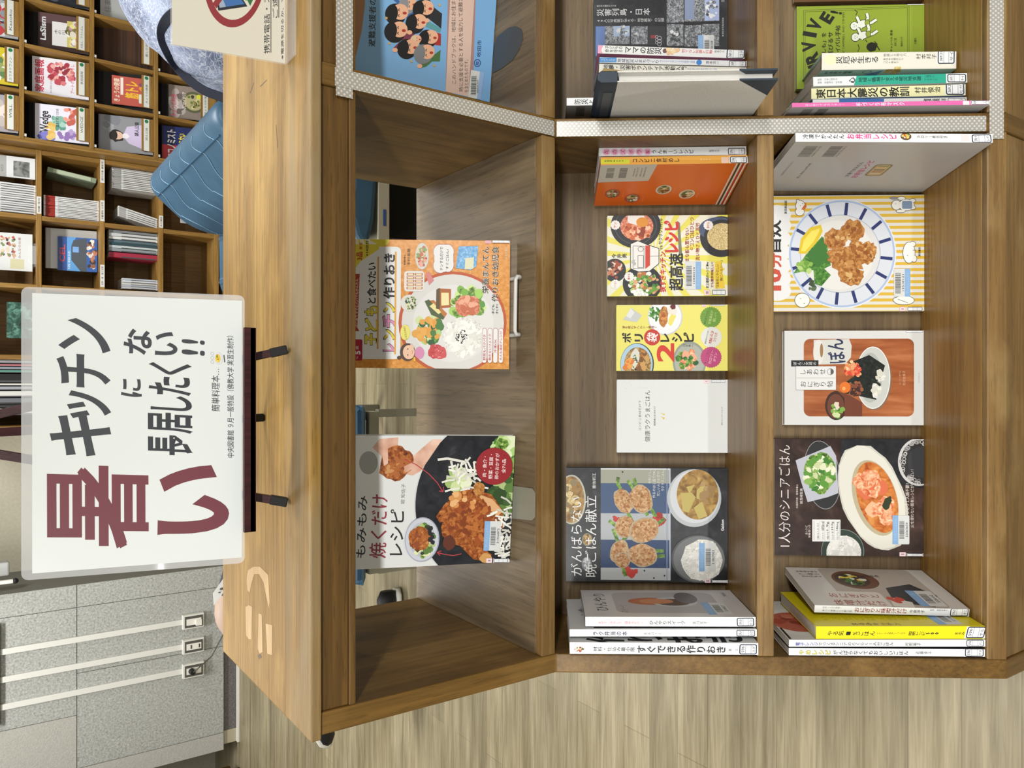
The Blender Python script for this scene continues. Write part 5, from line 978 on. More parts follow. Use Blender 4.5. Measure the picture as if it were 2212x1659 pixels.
p = F('l', (0, 120), (0, 0), (306, 120)); p.bars(17, 32, 6, 50, 2, '2c2c2c'); p.bars(45, 60, 6, 50, 3, '2c2c2c'); p.build('back_print', o)
# the big grey box file with navy corners: two boards hinged at the top strip
nav, gry = C('22303f', .5), tex('grey_board_paper', [(.35, 'cccbc6'), (.65, 'd4d3ce')], 300, 2, 0, rough=.7)
mb_ = lowM(.4495, -.115, SM-.001) @ M4.Rotation(math.radians(2.2), 4, 'Z')
t = thing('portfolio', 'large grey portfolio with navy spine and corners jutting over the middle shelf', 'portfolio', mb_, GR)
BH, BW, BT = .266, .215, .017
for sx, nm in ((0, 'left_board'), (1, 'right_board')):
    x0, x1 = (0, .0022) if sx == 0 else (BT-.0022, BT)
    a_ = MB(); a_.box(x0, x1, 0, BW, 0, BH-.03, gry); b_ = a_.build(nm, t, bevel=.0005)
    xo = (x0-.0003, x1+.0003); k = MB(); k.prism([(-.0004, -.0004), (.056, -.0004), (-.0004, .056)], xo[0], xo[1], nav); k.build('corner', b_)
k = MB(); k.prism([(-.0004, BH-.031), (-.0004, BH-.006), (BT*.25, BH), (BT*.75, BH), (BT+.0004, BH-.006), (BT+.0004, BH-.031)], 0, BW, nav, ax='y'); k.build('spine_strip', t, bevel=.001)
MB().box(-.0012, -.0004, .035, .165, BH-.026, BH-.012, C('3c4046', .4)).build('title_label', t)
MB().box(.0024, BT-.0024, .012, BW-.004, .004, BH-.034, C('dcdcd8', .7)).build('contents', t)
# right bay, bottom shelf
o, F = spine('saiyaku', 'thick cream hardback with green lower cover in front of the green survival guide', GR, 'e2e0d4', 'a8d0c0', 'a4ccbc', True)
c = ((480, 600), (480, 466), (1645, 602)); p = F('s', *c); p.ell(560, 520, 60, 40, 'e4e6c0'); p.vtext('災厄を生きる', 600, 975, 492, 556, INK, .012); p.vtext('物語と土地の力', 1015, 1215, 478, 502, INK); p.vtext('東日本大震災から', 1015, 1190, 512, 532, INK); p.vtext('コロナ禍まで', 1015, 1150, 538, 556, INK); p.vtext('村本邦子', 1295, 1475, 482, 526, INK, .008); p.blobs(1140, 592, 30, 8, 8, 12, ['c8b468', 'd8c890'], 2); p.build('cover_print', o); clabel(o, F, *c, 1485, 1630, 446, 565, '369.31', 'サイ')
p = F('l', (0, 150), (0, 0), (225, 150)); p.vtext('村本邦子編著', 8, 55, 8, 22, INK, .01); p.poly([(78, 30), (105, 5), (100, 40)], '5a8ab0'); p.blobs(122, 12, 16, 10, 10, 6, ['c8b060', 'a89048'], 3); p.ring(80, 14, 8, 8, 1.4, '4a7a80', n=14); p.build('back_print', o)
o, F = spine('teal', 'white and teal community support book beside the thick cream hardback', GR, 'e2e5e8', 'd4d8d8')
c = ((388, 752), (388, 666), (1721, 712)); p = F('s', *c); p.poly([(770, 640), (1540, 610), (1540, 740), (735, 770)], '2ca48c'); p.vtext('監修 日本心理学会', 425, 600, 676, 700, '5c5e60'); p.vtext('編者 安藤清志・松井豊', 425, 640, 704, 728, '5c5e60'); p.vtext('心', 695, 755, 668, 724, INK, .03); p.vtext('地域と職場で支える被災地支援', 780, 1325, 660, 706, '10302c', .012); p.vtext('心理学に', 1350, 1440, 644, 668, '1c4c44'); p.vtext('できること', 1350, 1465, 674, 698, '1c4c44'); p.build('cover_print', o); clabel(o, F, *c, 1550, 1712, 634, 712, '369.3', 'チイ')
o, F = spine('higashi', 'pale yellow earthquake lessons book with very bold black title', GR, 'e6e4b4', 'c8c8b4', 'b8c4cc')
c = ((388, 858), (390, 772), (1724, 824)); p = F('s', *c); p.vtext('東日本大震災の教訓', 425, 1245, 764, 846, '14160c', .02); p.vtext('村井俊治', 1285, 1510, 758, 808, INK, .015); p.poly([(388, 862), (560, 850), (720, 842), (1000, 838), (1300, 835), (1560, 830), (1560, 870), (388, 880)], 'a0b0bc'); p.poly([(388, 864), (560, 856), (560, 880), (388, 880)], 'd8b0a8'); p.build('cover_print', o); clabel(o, F, *c, 1556, 1714, 724, 822, '369.3', 'ヒガ')
o, F = spine('bluew', 'thin white book sliver squeezed between the pale yellow and pink spined books', GR, 'e0e3e6', '3c70b8')
c = ((388, 900), (390, 862), (1722, 880)); p = F('s', *c); p.rect(620, 1010, 855, 910, '3a6cb4'); p.vtext('復興', 1345, 1500, 852, 880, INK, .015); p.vtext('洋', 1500, 1550, 850, 876, INK, .01); p.build('cover_print', o); clabel(o, F, *c, 1560, 1712, 848, 886, '', 'フ')
o, F = spine('pink', 'pink spined sewing book against the taped divider on the bottom shelf', GR, 'd868a8', 'd8d8d8', 'c4c4c4')
c = ((216, 930), (218, 890), (1930, 906)); p = F('s', *c); p.vtext('はじめてでもカンタン！', 330, 680, 896, 918, 'f0d4e4', .01); p.vtext('手づくり布マスク', 775, 1200, 884, 918, 'f0dce8', .02); p.rrect(1700, 1755, 872, 912, 6, 'ecd8dc'); p.build('cover_print', o); clabel(o, F, *c, 1772, 1925, 868, 906, '59', 'ハ')
p = F('l', (0, 200), (0, 0), (310, 200)); p.bars(22, 38, 10, 40, 3, '5c5c5c'); p.bars(46, 62, 10, 40, 4, '3c3c3c'); p.build('back_print', o)
# ================================================================ the reading corner behind: cubby shelf, magazine rack, seats, readers
cw = wood('rack_wood', '8a6630', 'a07a3e', 'b08a4c', 'x', 1, .45); cwv = wood('rack_wood_upright', '8a6630', 'a07a3e', 'b08a4c', 'z', 1, .45)
cin = wood('rack_inner', '7a5c34', '8a6a3e', '9a784a', 'z', .7, .6)
YC = 5.5
CZ = [1.5, 1.141, .799, .456, .104]; CX = [-.266, .16, .586, 1.004, 1.402]
cs_ = thing('cubby_shelf', 'wooden cubby shelf of journals against the back wall', 'shelf', (.58, 5.7, 0))
for i, x in enumerate(CX): MB().box(x-.014, x+.014, YC, YC+.38, .06, 1.5, cwv).build('upright', cs_, world=True, bevel=.002)
for z in CZ: MB().box(CX[0]-.014, CX[-1]+.014, YC-.002, YC+.379, z-.014, z+.014, cw).build('shelf_board', cs_, world=True, bevel=.002)
MB().box(CX[0], CX[-1], YC+.37, YC+.385, .06, 1.5, cin).build('back_panel', cs_, world=True); MB().box(CX[0]-.01, CX[-1]+.01, YC+.02, YC+.36, 0, .06, cw).build('plinth', cs_, world=True)
def slabel(x0, x1, z, st):
    a = MB().box(x0, x1, YC-.0045, YC-.0025, z-.012, z+.012, C('dcdcd8')); a = a.build('shelf_label', cs_, world=True)
    q = PR().frame((0, 100), (0, 0), (20, 100), (x0, YC-.0046, z+.012), (x1-x0, 0, 0), (0, 0, -.024)); q.text(st, 5, 15, 8, 92, '3a3a3a', .01); q.build('lettering', cs_, world=True)
for px, y1, y0, st in ((221, 395, 345, '週刊文春 最新号'), (221, 478, 433, '文藝春秋 文学界'), (86, 462, 425, '短歌 俳句'), (347, 395, 366, '群像 新潮'), (347, 492, 466, '本の雑誌'), (221, 620, 572, '世界・潮・第三文明')):
    slabel(aty(px, y1, YC).x, aty(px, y0, YC).x, min(CZ, key=lambda z: abs(z-aty(px, y1, YC).z)), st)
def stack(px, ya, yb, n, zb, h, label, group, cols, top=None, tilt=0, dep=.2):
    """n thin journals upright side by side between photo rows ya (left) and yb (right)"""
    x0, x1 = aty(px, ya, YC).x, aty(px, yb, YC).x; i = max(j for j in range(4) if CX[j] < (x0+x1)/2); x0 = max(x0, CX[i]+.0155); x1 = min(x1, CX[i+1]-.0155); th = (x1-x0)/n; R = random.Random(n+int(ya)); ps = []
    for c in cols:
        m = MB(); t_ = th*.9; m.box(0, t_, 0, dep, 0, h, C(c, .5)); m.box(.0006, t_-.0006, .002, dep-.001, h-.004, h+.0004, page_mat())
        if top: m.box(-.0002, t_+.0002, -.0005, .02, h*.8, h*.97, C(top, .5))
        m.box(-.0001, t_*.25, -.0004, .0, .01, h*.75, C('4a4a4c', .6)); ps.append(m)
    pr_ = []
    for i in range(n):
        k = i % len(ps); mt = M4.Translation((x0+i*th, YC+.03+R.uniform(0, .012), zb+.0148+th*math.sin(math.radians(tilt)))) @ M4.Rotation(math.radians(tilt), 4, 'Y')
        if k >= len(pr_):
            o = ps[k].build('journal'); o.matrix_world = mt; tag(o, label, 'journal', group); pr_.append(o)
        else:
            o = pr_[k].copy(); col.objects.link(o); o.matrix_world = mt
zc = lambda i: CZ[i]
stack(60, 460, 396, 13, zc(1), .235, 'thin white journal in the close row under the pale booklet with a grey photograph', 'white journals under the pale booklet', ['d6d8da', 'c4c6c8'], None)
stack(160, 475, 426, 14, zc(2), .3, 'thin white journal with a red head band in the cubby under the pale booklet', 'red topped journals', ['dadcdc'], '9c3028')
stack(290, 409, 362, 12, zc(3), .27, 'thin grey and white journal in the upright row next to the rounded blue sofa back', 'grey and white journals', ['d4d6d6', 'c2c4c4'], '9a9c9c')
stack(300, 489, 466, 5, zc(3), .24, 'thin white journal leaning in the cubby beside the rounded blue sofa back', 'leaning white journals', ['d0d2d2'], 'a8a8a8', 14)
for yb, ya, c, nm in ((498, 505, '8c9298', 'dark grey'), (505, 512, 'c4c8ca', 'pale grey'), (512, 518, 'd4d8d8', 'white'), (519, 525, '5c7480', 'slate blue'), (525, 531, '2c4a54', 'dark teal'), (531, 537, 'b8c4c8', 'pale blue grey'), (537, 544, '8a9298', 'mid grey'), (545, 557, 'a02c44', 'crimson')):
    stack(290, ya, yb, 1, zc(3), .285, nm+' magazine spine in the cubby under the blue building magazine', 'mixed magazines', [c])
stack(300, 624, 601, 5, zc(3), .21, 'thin pale blue and white booklet in the cubby beside the sign edge', 'pale booklets beside the sign', ['c8ccd4', 'b4bcc8', 'd8d8d4'])
for i, (ya, yb, c, nm) in enumerate(((778, 772, 'd0ccc8', 'off white'), (785, 778, 'b8bcc4', 'silver grey'), (791, 786, 'c07880', 'rose pink'), (798, 792, '8c94a0', 'blue grey'), (805, 799, '5c9488', 'sea green'), (826, 806, '1e1e20', 'black'), (833, 828, 'd8d8d4', 'chalk white'), (843, 834, '9ca0a8', 'ash grey'), (858, 844, 'd4d4d2', 'wide white'), (872, 859, '6c7076', 'dark grey'), (880, 873, '2c2c2e', 'charcoal'), (897, 881, 'c4c4c0', 'stone grey'))):
    stack(30, ya, yb, 1, zc(1), .3, nm+' magazine spine in the cubby behind the easel legs', 'magazines in the cubby behind the easel', [c])
def flat_book(label, name, cat, y1, y0, px0, px1, zb, lean_, col_, y=YC+.06, group=None, th=.006):
    a, b = aty(px1, y1, y), aty(px1, y0, y); Wd = b.x-a.x; Ht = (aty(px0, y1, y).z-a.z)/math.cos(math.radians(lean_)); Ht = max(Ht, .12)
    m = M4.Translation((a.x, y, zb)) @ M4.Rotation(math.radians(-lean_), 4, 'X'); o = thing(name, label, cat, m, group)
    c = MB().box(0, Wd, 0, .0008, 0, Ht, C(col_, .35)); c.box(0, Wd, th-.0008, th, 0, Ht, C(col_, .35)); c.box(0, .0008, .0008, th-.0008, 0, Ht, C(col_, .35)); c.build('cover', o)
    MB().box(.0009, Wd-.001, .0009, th-.0009, .001, Ht-.001, page_mat()).build('page_block', o)
    return o, PR().frame((px0, y1), (px0, y0), (px1, y1), (0, 0, Ht), (Wd, 0, 0), (0, 0, -Ht))
o, p = flat_book('pale booklet with a square grey photograph at the picture edge', 'booklet', 'booklet', 389, 344, 0, 80, zc(1)+.016, 6, 'd6dade', group='booklets shown face out in cubbies'); p.rect(0, 18, 340, 390, 'a4a6a4'); p.rect(33, 68, 353, 386, tex('grey_photo', [(.35, '4a4e4e'), (.6, '8a8e8c')], 30, 3, .5)); p.text('山と川', 5, 12, 364, 378, '3a3a3a'); p.build('cover_print', o)
o, p = flat_book('white booklet with rows of tiny people pictures in a clear holder', 'booklet', 'booklet', 587, 507, 0, 73, zc(1)+.03, 8, 'd2d6d6', group='booklets shown face out in cubbies')
for i in range(4):
    for j in range(3): p.blobs(8+j*12, 520+i*12, 4, 4, 5, 3, ['b85c58', '4a3c3c', 'c8a080', '7a8a5c', 'e0c8b0'], 3+i)
p.rect(25, 55, 562, 583, 'c8c4a0'); p.text('みんなの仕事', 42, 48, 515, 560, '8a4a4a'); p.build('cover_print', o)
t = thing('booklet_holder', 'clear plastic holder under the booklet of tiny people pictures', 'holder', (aty(75, 550, YC).x, YC+.04, zc(1)+.0145)); MB().box(-.07, .07, -.02, .09, 0, .012, clear('clear_acrylic')).build('tray', t); MB().box(-.055, .055, -.021, -.019, 0, .04, clear('clear_acrylic')).build('front_lip', t)
o, p = flat_book('white stapled booklet tucked behind the blue building magazine', 'booklet', 'booklet', 585, 500, 97, 207, zc(2)+.018, 8, 'c6c6c4', YC+.11, group='booklets shown face out in cubbies')
o, p = flat_book('blue magazine with red letters and a grey office building in the middle cubby', 'magazine', 'magazine', 588, 516, 121, 206, zc(2)+.018, 8, '2c5ca8', YC+.085, group='booklets shown face out in cubbies')
p.rect(121, 141, 516, 588, '2a4c90'); p.poly([(141, 516), (160, 516), (150, 540), (150, 560), (170, 588), (141, 588)], '5c9cd8'); p.poly([(155, 522), (183, 516), (183, 588), (170, 588), (150, 565), (150, 535)], '4a525c'); p.blobs(194, 552, 9, 30, 40, 5, ['d8d0c8', 'b87860', '3c3430', 'e8e4dc', '8a5c44'], 3); p.rect(153, 166, 536, 548, '7ca8e0'); p.text('CEL', 125, 137, 533, 570, 'c84a48', .02); p.text('情報誌', 143, 148, 545, 585, 'd8e4f0'); p.build('cover_print', o)
o, p = flat_book('dark green nature picture booklet partly hidden behind the sign top edge', 'booklet', 'booklet', 731, 654, 0, 62, zc(1)+.016, 5, '24443c', group='booklets shown face out in cubbies'); p.rect(0, 62, 654, 731, tex('green_photo', [(.3, '12241e'), (.5, '2c5448'), (.68, '6a9a8c'), (.8, 'c0d8d0')], 28, 5, 1.2)); p.build('cover_print', o)
t = thing('document_folder', 'translucent greenish folder leaning in the cubby over the red topped journals', 'folder', M4.Translation((aty(200, 378, YC).x-.03, YC+.08, zc(2)+.026)) @ M4.Rotation(math.radians(7), 4, 'Y')); MB().box(0, .03, 0, .2, 0, .27, C('8a9a84', .25)).build('sleeve', t, bevel=.002); MB().box(.004, .026, -.002, 0, .03, .24, C('b4c0a8', .3)).build('front_sheet', t)
# magazine rack
YR = 5.4; MX = [1.443, 1.72, 1.996, 2.272, 2.55]; MZ = [1.60, 1.234, .868, .504, .145]
mr = thing('magazine_rack', 'tall wooden magazine rack with dark sloping cells right of the cubby shelf', 'rack', (2.0, 5.6, 0))
blk = C('17130f', .6); rib = tex('ribbed_flap', [(.4, '2c1c12'), (.6, '4a3020')], 40, 1, 0, stretch=(.01, 1, 1), rough=.5)
for x in MX: MB().box(x-.011, x+.011, YR, YR+.42, 0, 1.62, cwv).build('upright', mr, world=True, bevel=.002)
MB().box(MX[0]-.0255, MX[0]-.0115, YR-.02, YR+.43, 0, 1.62, cwv).build('end_panel', mr, world=True, bevel=.003)
for z in MZ: MB().box(MX[0], MX[-1], YR-.003, YR+.3, z-.012, z+.012, cw).build('shelf_board', mr, world=True, bevel=.002)
MB().box(MX[0], MX[-1], YR+.4, YR+.42, 0, 1.62, blk).build('back_panel', mr, world=True); MB().box(MX[0], MX[-1], YR+.01, YR+.3, 0, .13, cw).build('plinth', mr, world=True)
CELL = [[('WILL', 1), ('WEDGE', 1), ('婦人公論', 1), ('週刊エコノミスト', 1)], [('カラオケファン', 1), ('家庭画報', 1), ('きょうの健康', 1), ('きょうの料理', 1)], [('Kazoku', 0), ('大阪人／クラシズム', 0), ('暮しの手帖', 0), ('住まい', 0)], [('園芸', 0), ('野鳥', 0), ('囲碁', 0), ('将棋', 0)]]
for ci in range(4):
    x0, x1 = MX[ci]+.011, MX[ci+1]-.011
    for ri in range(4):
        z1, z0 = MZ[ri]-.012, MZ[ri+1]+.012; flap = rib if (ci, ri) in ((2, 2), (3, 3), (2, 3)) else blk
        m_ = MB(); m_.add([(x0, YR+.05, z0), (x1, YR+.05, z0), (x1, YR+.16, z1), (x0, YR+.16, z1), (x0, YR+.058, z0), (x1, YR+.058, z0), (x1, YR+.168, z1), (x0, YR+.168, z1)], [(0, 1, 2, 3), (7, 6, 5, 4), (0, 4, 5, 1), (1, 5, 6, 2), (2, 6, 7, 3), (3, 7, 4, 0)], flap); m_.build('flap', mr, world=True)
        xa, xb = x0+.03, x1-.02; MB().box(xa, xb, YR+.004, YR+.012, z0+.001, z0+.072, cw).build('stop_strip', mr, world=True, bevel=.001)
        l = MB().box(xa+.002, xb-.002, YR+.0022, YR+.0038, z0+.028, z0+.06, C('d8dcd8')).build('cell_label', mr, world=True)
        q = PR().frame((0, 220), (0, 0), (26, 220), (xa+.002, YR+.0021, z0+.06), (xb-xa-.004, 0, 0), (0, 0, -.032)); st, dot = CELL[ci][ri]
        if dot: q.ell(13, 16, 9, 12, '2c7a50')
        q.text(st, 8, 19, 60, 60+min(150, 22*len(st)), '3c3e3c', .005); q.build('label_lettering', mr, world=True)
        MB().box(x0+.004, x0+.02, YR+.0, YR+.003, z1-.012, z1+.0, C('d8d8d4')).build('clip', mr, world=True)
def mag(ci, ri, label, colr, h=.29, w_=.215, n=2, dx=0):
    x0, x1 = MX[ci]+.011, MX[ci+1]-.011; zb = MZ[ri+1]+.0165; cx = (x0+x1)/2+dx; m = M4.Translation((cx-w_/2, YR+.0155, zb)) @ M4.Rotation(math.radians(-13), 4, 'X')
    o = thing('magazine', label, 'magazine', m, 'magazines in the rack'); th = .0035*n
    MB().box(0, w_, 0, .0006, 0, h, C(colr, .3)).box(0, w_, th-.0006, th, 0, h, C(colr, .3)).build('cover', o); MB().box(.001, w_-.001, .0008, th-.0008, .001, h-.001, page_mat()).build('page_block', o)
    return o, PR().frame((0, 215), (0, 0), (290, 215), (0, 0, h), (w_, 0, 0), (0, 0, -h))
o, p = mag(0, 1, 'white magazine with coloured ink splashes and black title in the rack', 'dcdcea', .285); p.blobs(60, 190, 40, 20, 16, 16, ['5c5cb0', '7a7ac8', 'b8b8e0'], 3); p.blobs(120, 110, 50, 40, 24, 16, ['7cb0a0', 'a0c8bc', '5c9484'], 4); p.blobs(190, 50, 40, 50, 22, 16, ['c87060', 'e09484', 'b85c50'], 5); p.blobs(170, 160, 50, 40, 18, 14, ['8c70b0', 'b09cc8'], 6); p.blobs(80, 160, 20, 50, 10, 18, ['d8b050', 'e0c070'], 7); p.text('Wedge', 25, 85, 40, 170, INK, .02); p.text('変革の時をつかめ', 110, 128, 20, 130, INK, .01); p.build('cover_print', o)
o, p = mag(1, 1, 'white ladies magazine with red title and a red flower cluster in the rack', 'e0dfe8', .3, .225, 4); p.text('家庭画報', 12, 60, 14, 200, 'c03850', .03); p.blobs(150, 80, 70, 60, 60, 15, ['b84a58', 'd07a80', 'a03444', 'e0a8a0', '8c3440'], 3); p.text('アートのある暮らし', 195, 215, 20, 190, 'c05060', .01); p.text('秋の京都を訪ねて', 90, 100, 120, 200, '8a6a70'); p.build('cover_print', o)
o, p = mag(2, 1, 'dark brown magazine with a blossom picture and a white panel in the rack', '40302e', .27, .215, 2); p.rect(0, 290, 0, 60, '5c4448'); p.text('LaSism', 12, 45, 25, 165, 'd0d4d8', .03); p.text('La  s m', 12, 45, 40, 160, '4a7cc0', .02) if False else p; p.rect(80, 165, 45, 190, 'dcdcdc'); p.vtext('木の川', 90, 155, 90, 120, INK, .0) ; p.rect(165, 290, 30, 190, 'c8c070'); p.blobs(225, 110, 60, 75, 60, 16, ['e8e8dc', 'd8d4c4', '5c5434', 'e0d890', '7a7448', 'b48c9c'], 4); p.build('cover_print', o)
o, p = mag(3, 1, 'black magazine with white edge in the rack at the picture edge', '2c3038'); p.blobs(140, 110, 90, 80, 14, 30, ['3c4450', '565e6c', '20242c'], 3); p.build('cover_print', o)
o, p = mag(0, 2, 'grey magazine with a woman in pale lavender on the cover in the rack', '8c8e94', .31, .225, 3); p.blobs(60, 50, 30, 40, 8, 26, ['9ca0a8', '7c8088'], 3); p.shape(95, 120, 42, 36, '241c1e', 3); p.ell(100, 118, 30, 24, 'e0bca8'); p.ell(84, 118, 16, 27, '241c1e'); p.poly([(128, 118), (150, 60), (230, 40), (290, 50), (290, 190), (230, 185), (160, 160)], 'c8bcdc'); p.poly([(128, 105), (150, 100), (165, 118), (150, 132), (128, 130)], 'e8e4ec'); p.text('婦人公論', 190, 215, 25, 110, INK, .02); p.text('大切な人', 240, 262, 140, 205, INK, .01); p.build('cover_print', o)
o, p = mag(1, 2, 'orange pink health magazine with yellow lettering in the rack', 'bc5c50', .235, .18, 2); p.text('きょうの健康', 12, 55, 20, 195, 'e8dcc8', .02); p.text('筋トレ', 90, 190, 30, 160, 'e8b830', .04); p.blobs(230, 60, 40, 40, 14, 14, ['e0a030', 'd87850', '6c4c78'], 3); p.rrect(190, 260, 120, 190, 8, 'd8dcd0'); p.rect(60, 80, 10, 140, 'e8e0dc'); p.text('今日からできる', 210, 225, 125, 185, '3c6c50'); p.build('cover_print', o)
o, p = mag(0, 3, 'navy business weekly with red and yellow title in the lowest rack row', '202a5c', .3, .22, 2); p.rect(0, 130, 120, 215, 'b02c34'); p.text('エコノミスト', 30, 80, 20, 205, 'e8e8ec', .04); p.text('止まらない', 95, 140, 40, 150, 'e8d838', .03); p.text('円安・物価高', 160, 220, 20, 190, 'e4e4e8', .03); p.build('cover_print', o)
o, p = mag(1, 3, 'cooking magazine with pink title and a green bowl of noodles in the rack', '8c8078', .26, .215, 2); p.blobs(60, 110, 50, 90, 20, 30, ['b0a8a4', 'c8c0bc', '6a605c'], 3); p.ell(170, 100, 80, 70, '5c6040'); p.ell(170, 100, 62, 54, 'b0a880'); p.blobs(170, 100, 50, 42, 30, 10, ['6a7c3c', 'd0c890', '3c3c24', 'a89860'], 4); p.text('きょうの料理', 15, 55, 60, 205, 'd06c84', .03); p.text('プロのイタリア', 90, 120, 40, 150, 'e4d8d8', .02); p.ell(205, 60, 16, 16, 'd0d838'); p.build('cover_print', o)
o, p = mag(0, 0, 'grey toned rack magazine cut by the picture edge, nearest the cubby shelf', '9c98a0'); p.blobs(150, 110, 80, 70, 20, 30, ['b4aca8', '7c7484', 'd8ccc4'], 3); p.build('cover_print', o)
o, p = mag(1, 0, 'yellow entertainment magazine in the upper rack row', 'c8b830'); p.blobs(200, 110, 70, 80, 30, 24, ['d8d070', '5c7a4c', 'e4e0d0', '8a9a5c'], 4); p.build('cover_print', o)
o, p = mag(2, 0, 'grey black photo magazine in the upper rack row above the dark brown one', 'a0a4a8'); p.blobs(200, 110, 70, 80, 30, 24, ['c8ccd0', '3c3c44', '8a8e94', 'b83c44'], 5); p.build('cover_print', o)
o, p = mag(3, 2, 'pale grey magazine beside the patterned shirt in the rack', 'b4b8b8', .3); p.text('住まい', 20, 60, 60, 180, '8a8e90', .01); p.build('cover_print', o)
# ---- seats
blue = tex('blue_vinyl', [(.3, '37576f'), (.7, '3f617b')], 8, 2, 0, rough=.42); bsm = C('86a8c0', .5); grey_m = C('8a8878', .5, .1); beige = C('a09c8a', .6)
def sm(o):
    for f in o.data.polygons: f.use_smooth = True
    return o
so = thing('sofa', 'blue vinyl sofa with a rounded back behind the bookcase', 'sofa', (.9, 3.5, 0), 'blue vinyl seats')
def rprof(pts, k=5):
    out = []
    for i in range(len(pts)):
        a, b, c = V(pts[i-1]), V(pts[i]), V(pts[(i+1) % len(pts)])
        for j in range(k): t = j/(k-1); out.append(tuple((a+b)/2*(1-t)**2+b*2*t*(1-t)+(b+c)/2*t*t) if j < k-1 else tuple((b+c)/2))
    return out
SB0, SB1 = 2.9, 4.15
prb = rprof([(1.06, .36), (1.06, .70), (1.03, .765), (.95, .775), (.88, .70), (.77, .57), (.745, .36)], 8)
cxm, czm = sum(p[0] for p in prb)/len(prb), sum(p[1] for p in prb)/len(prb); m_ = MB(); vs = []; rows = [(SB0, .8), (SB0+.008, .9), (SB0+.025, .96), (SB0+.06, 1)]+[(SB0+.06+(SB1-SB0-.12)*i/8, 1) for i in range(1, 9)]+[(SB1-.025, .96), (SB1-.008, .9), (SB1, .8)]; k = len(prb)
for y, f in rows: vs += [(cxm+(a-cxm)*f, y, czm+(b-czm)*f) for a, b in prb]
m_.add(vs, [(i*k+j, i*k+(j+1) % k, (i+1)*k+(j+1) % k, (i+1)*k+j) for i in range(len(rows)-1) for j in range(k)]+[list(range(k)), list(range(len(vs)-k, len(vs)))], blue); m_.build('back_cushion', so, world=True, smooth=True)
prs = rprof([(.46, .33), (.45, .425), (.60, .435), (.9, .43), (.9, .33)]); m_ = MB(); m_.prism(prs, SB0, SB1+.02, blue, ax='y'); sm(m_.build('seat_cushion', so, world=True, bevel=.02, seg=3))
MB().box(.48, 1.05, SB0+.02, SB1-.02, .27, .33, beige).build('frame', so, world=True, bevel=.004); MB().box(.55, 1.0, SB0+.06, SB1-.06, 0, .27, C('161616', .8)).build('plinth', so, world=True)  # black block below the frame stands in for the shadow under the sofa
def prof_at(t_):   # outer profile point of the back cushion, slightly proud
    return prb[t_ % len(prb)]
seam = MB()
i0 = max(range(len(prb)), key=lambda i: -abs(prb[i][0]-.905)-abs(prb[i][1]-.735)*2)
sx, sz = prb[i0]; seam.tube([(sx-.001, SB0+.06, sz+.001), (sx-.001, SB1-.06, sz+.001)], .0035, C('2c5674', .4), 8); seam.build('piping', so, world=True)
ids = [i for i in range(len(prb)) if prb[i][0] < .99 and prb[i][1] > .40]
for k in range(6):
    y = SB0+.14+k*.2; m_ = MB(); m_.tube([(prb[i][0]-.0015, y+.03*math.sin(j*.6), prb[i][1]+.0012) for j, i in enumerate(ids)], .0016, bsm, 5); m_.build('stitching', so, world=True)
t = thing('paper_slip', 'white slip hanging off the far end of the blue sofa', 'paper', (.84, SB1+.012, .5)); MB().box(-.03, .05, 0, .001, -.05, .12, C('d8d8d6')).box(-.02, .02, -.0006, 0, .03, .06, C('c87860')).build('sheet', t)
ot = thing('ottoman', 'blue seat block with cream base strip seen through the open upper shelf', 'seat', (.8, 2.58, 0), 'blue vinyl seats')
m_ = MB(); m_.prism(rprof([(.46, .375), (.455, .47), (.7, .475), (1.14, .47), (1.14, .375)]), 2.38, 2.84, blue, ax='y'); m_.build('cushion', ot, world=True, bevel=.02, seg=3)
MB().box(.47, 1.13, 2.385, 2.83, .333, .375, C('b4b09c', .6)).build('base_strip', ot, world=True, bevel=.002); MB().box(.50, 1.10, 2.42, 2.8, 0, .333, C('121212', .85)).build('plinth', ot, world=True)  # inset black block puts the shade under the seat into its colour
MB().box(.53, .585, 2.3838, 2.3848, .347, .357, C('3c5a9c')).build('tag', ot, world=True)
be = thing('bench', 'blue bench with grey metal legs seen through the gap between the two cookbooks', 'bench', (-.4, 2.85, 0), 'blue vinyl seats')
m_ = MB(); m_.prism(rprof([(2.52, .325), (2.50, .42), (2.8, .43), (3.24, .42), (3.24, .325)]), -.70, -.075, blue); m_.build('cushion', be, world=True, bevel=.02, seg=3)
MB().box(-.68, -.10, 2.57, 2.6, .285, .322, grey_m).box(-.68, -.10, 3.17, 3.2, .285, .322, grey_m).box(-.68, -.65, 2.6, 3.17, .29, .322, grey_m).box(-.13, -.10, 2.6, 3.17, .29, .322, grey_m).build('frame', be, world=True)
for x in (-.67, -.105):
    for y in (2.585, 3.185): MB().box(x-.014, x+.014, y-.014, y+.014, 0, .286, grey_m).build('leg', be, world=True, bevel=.002)
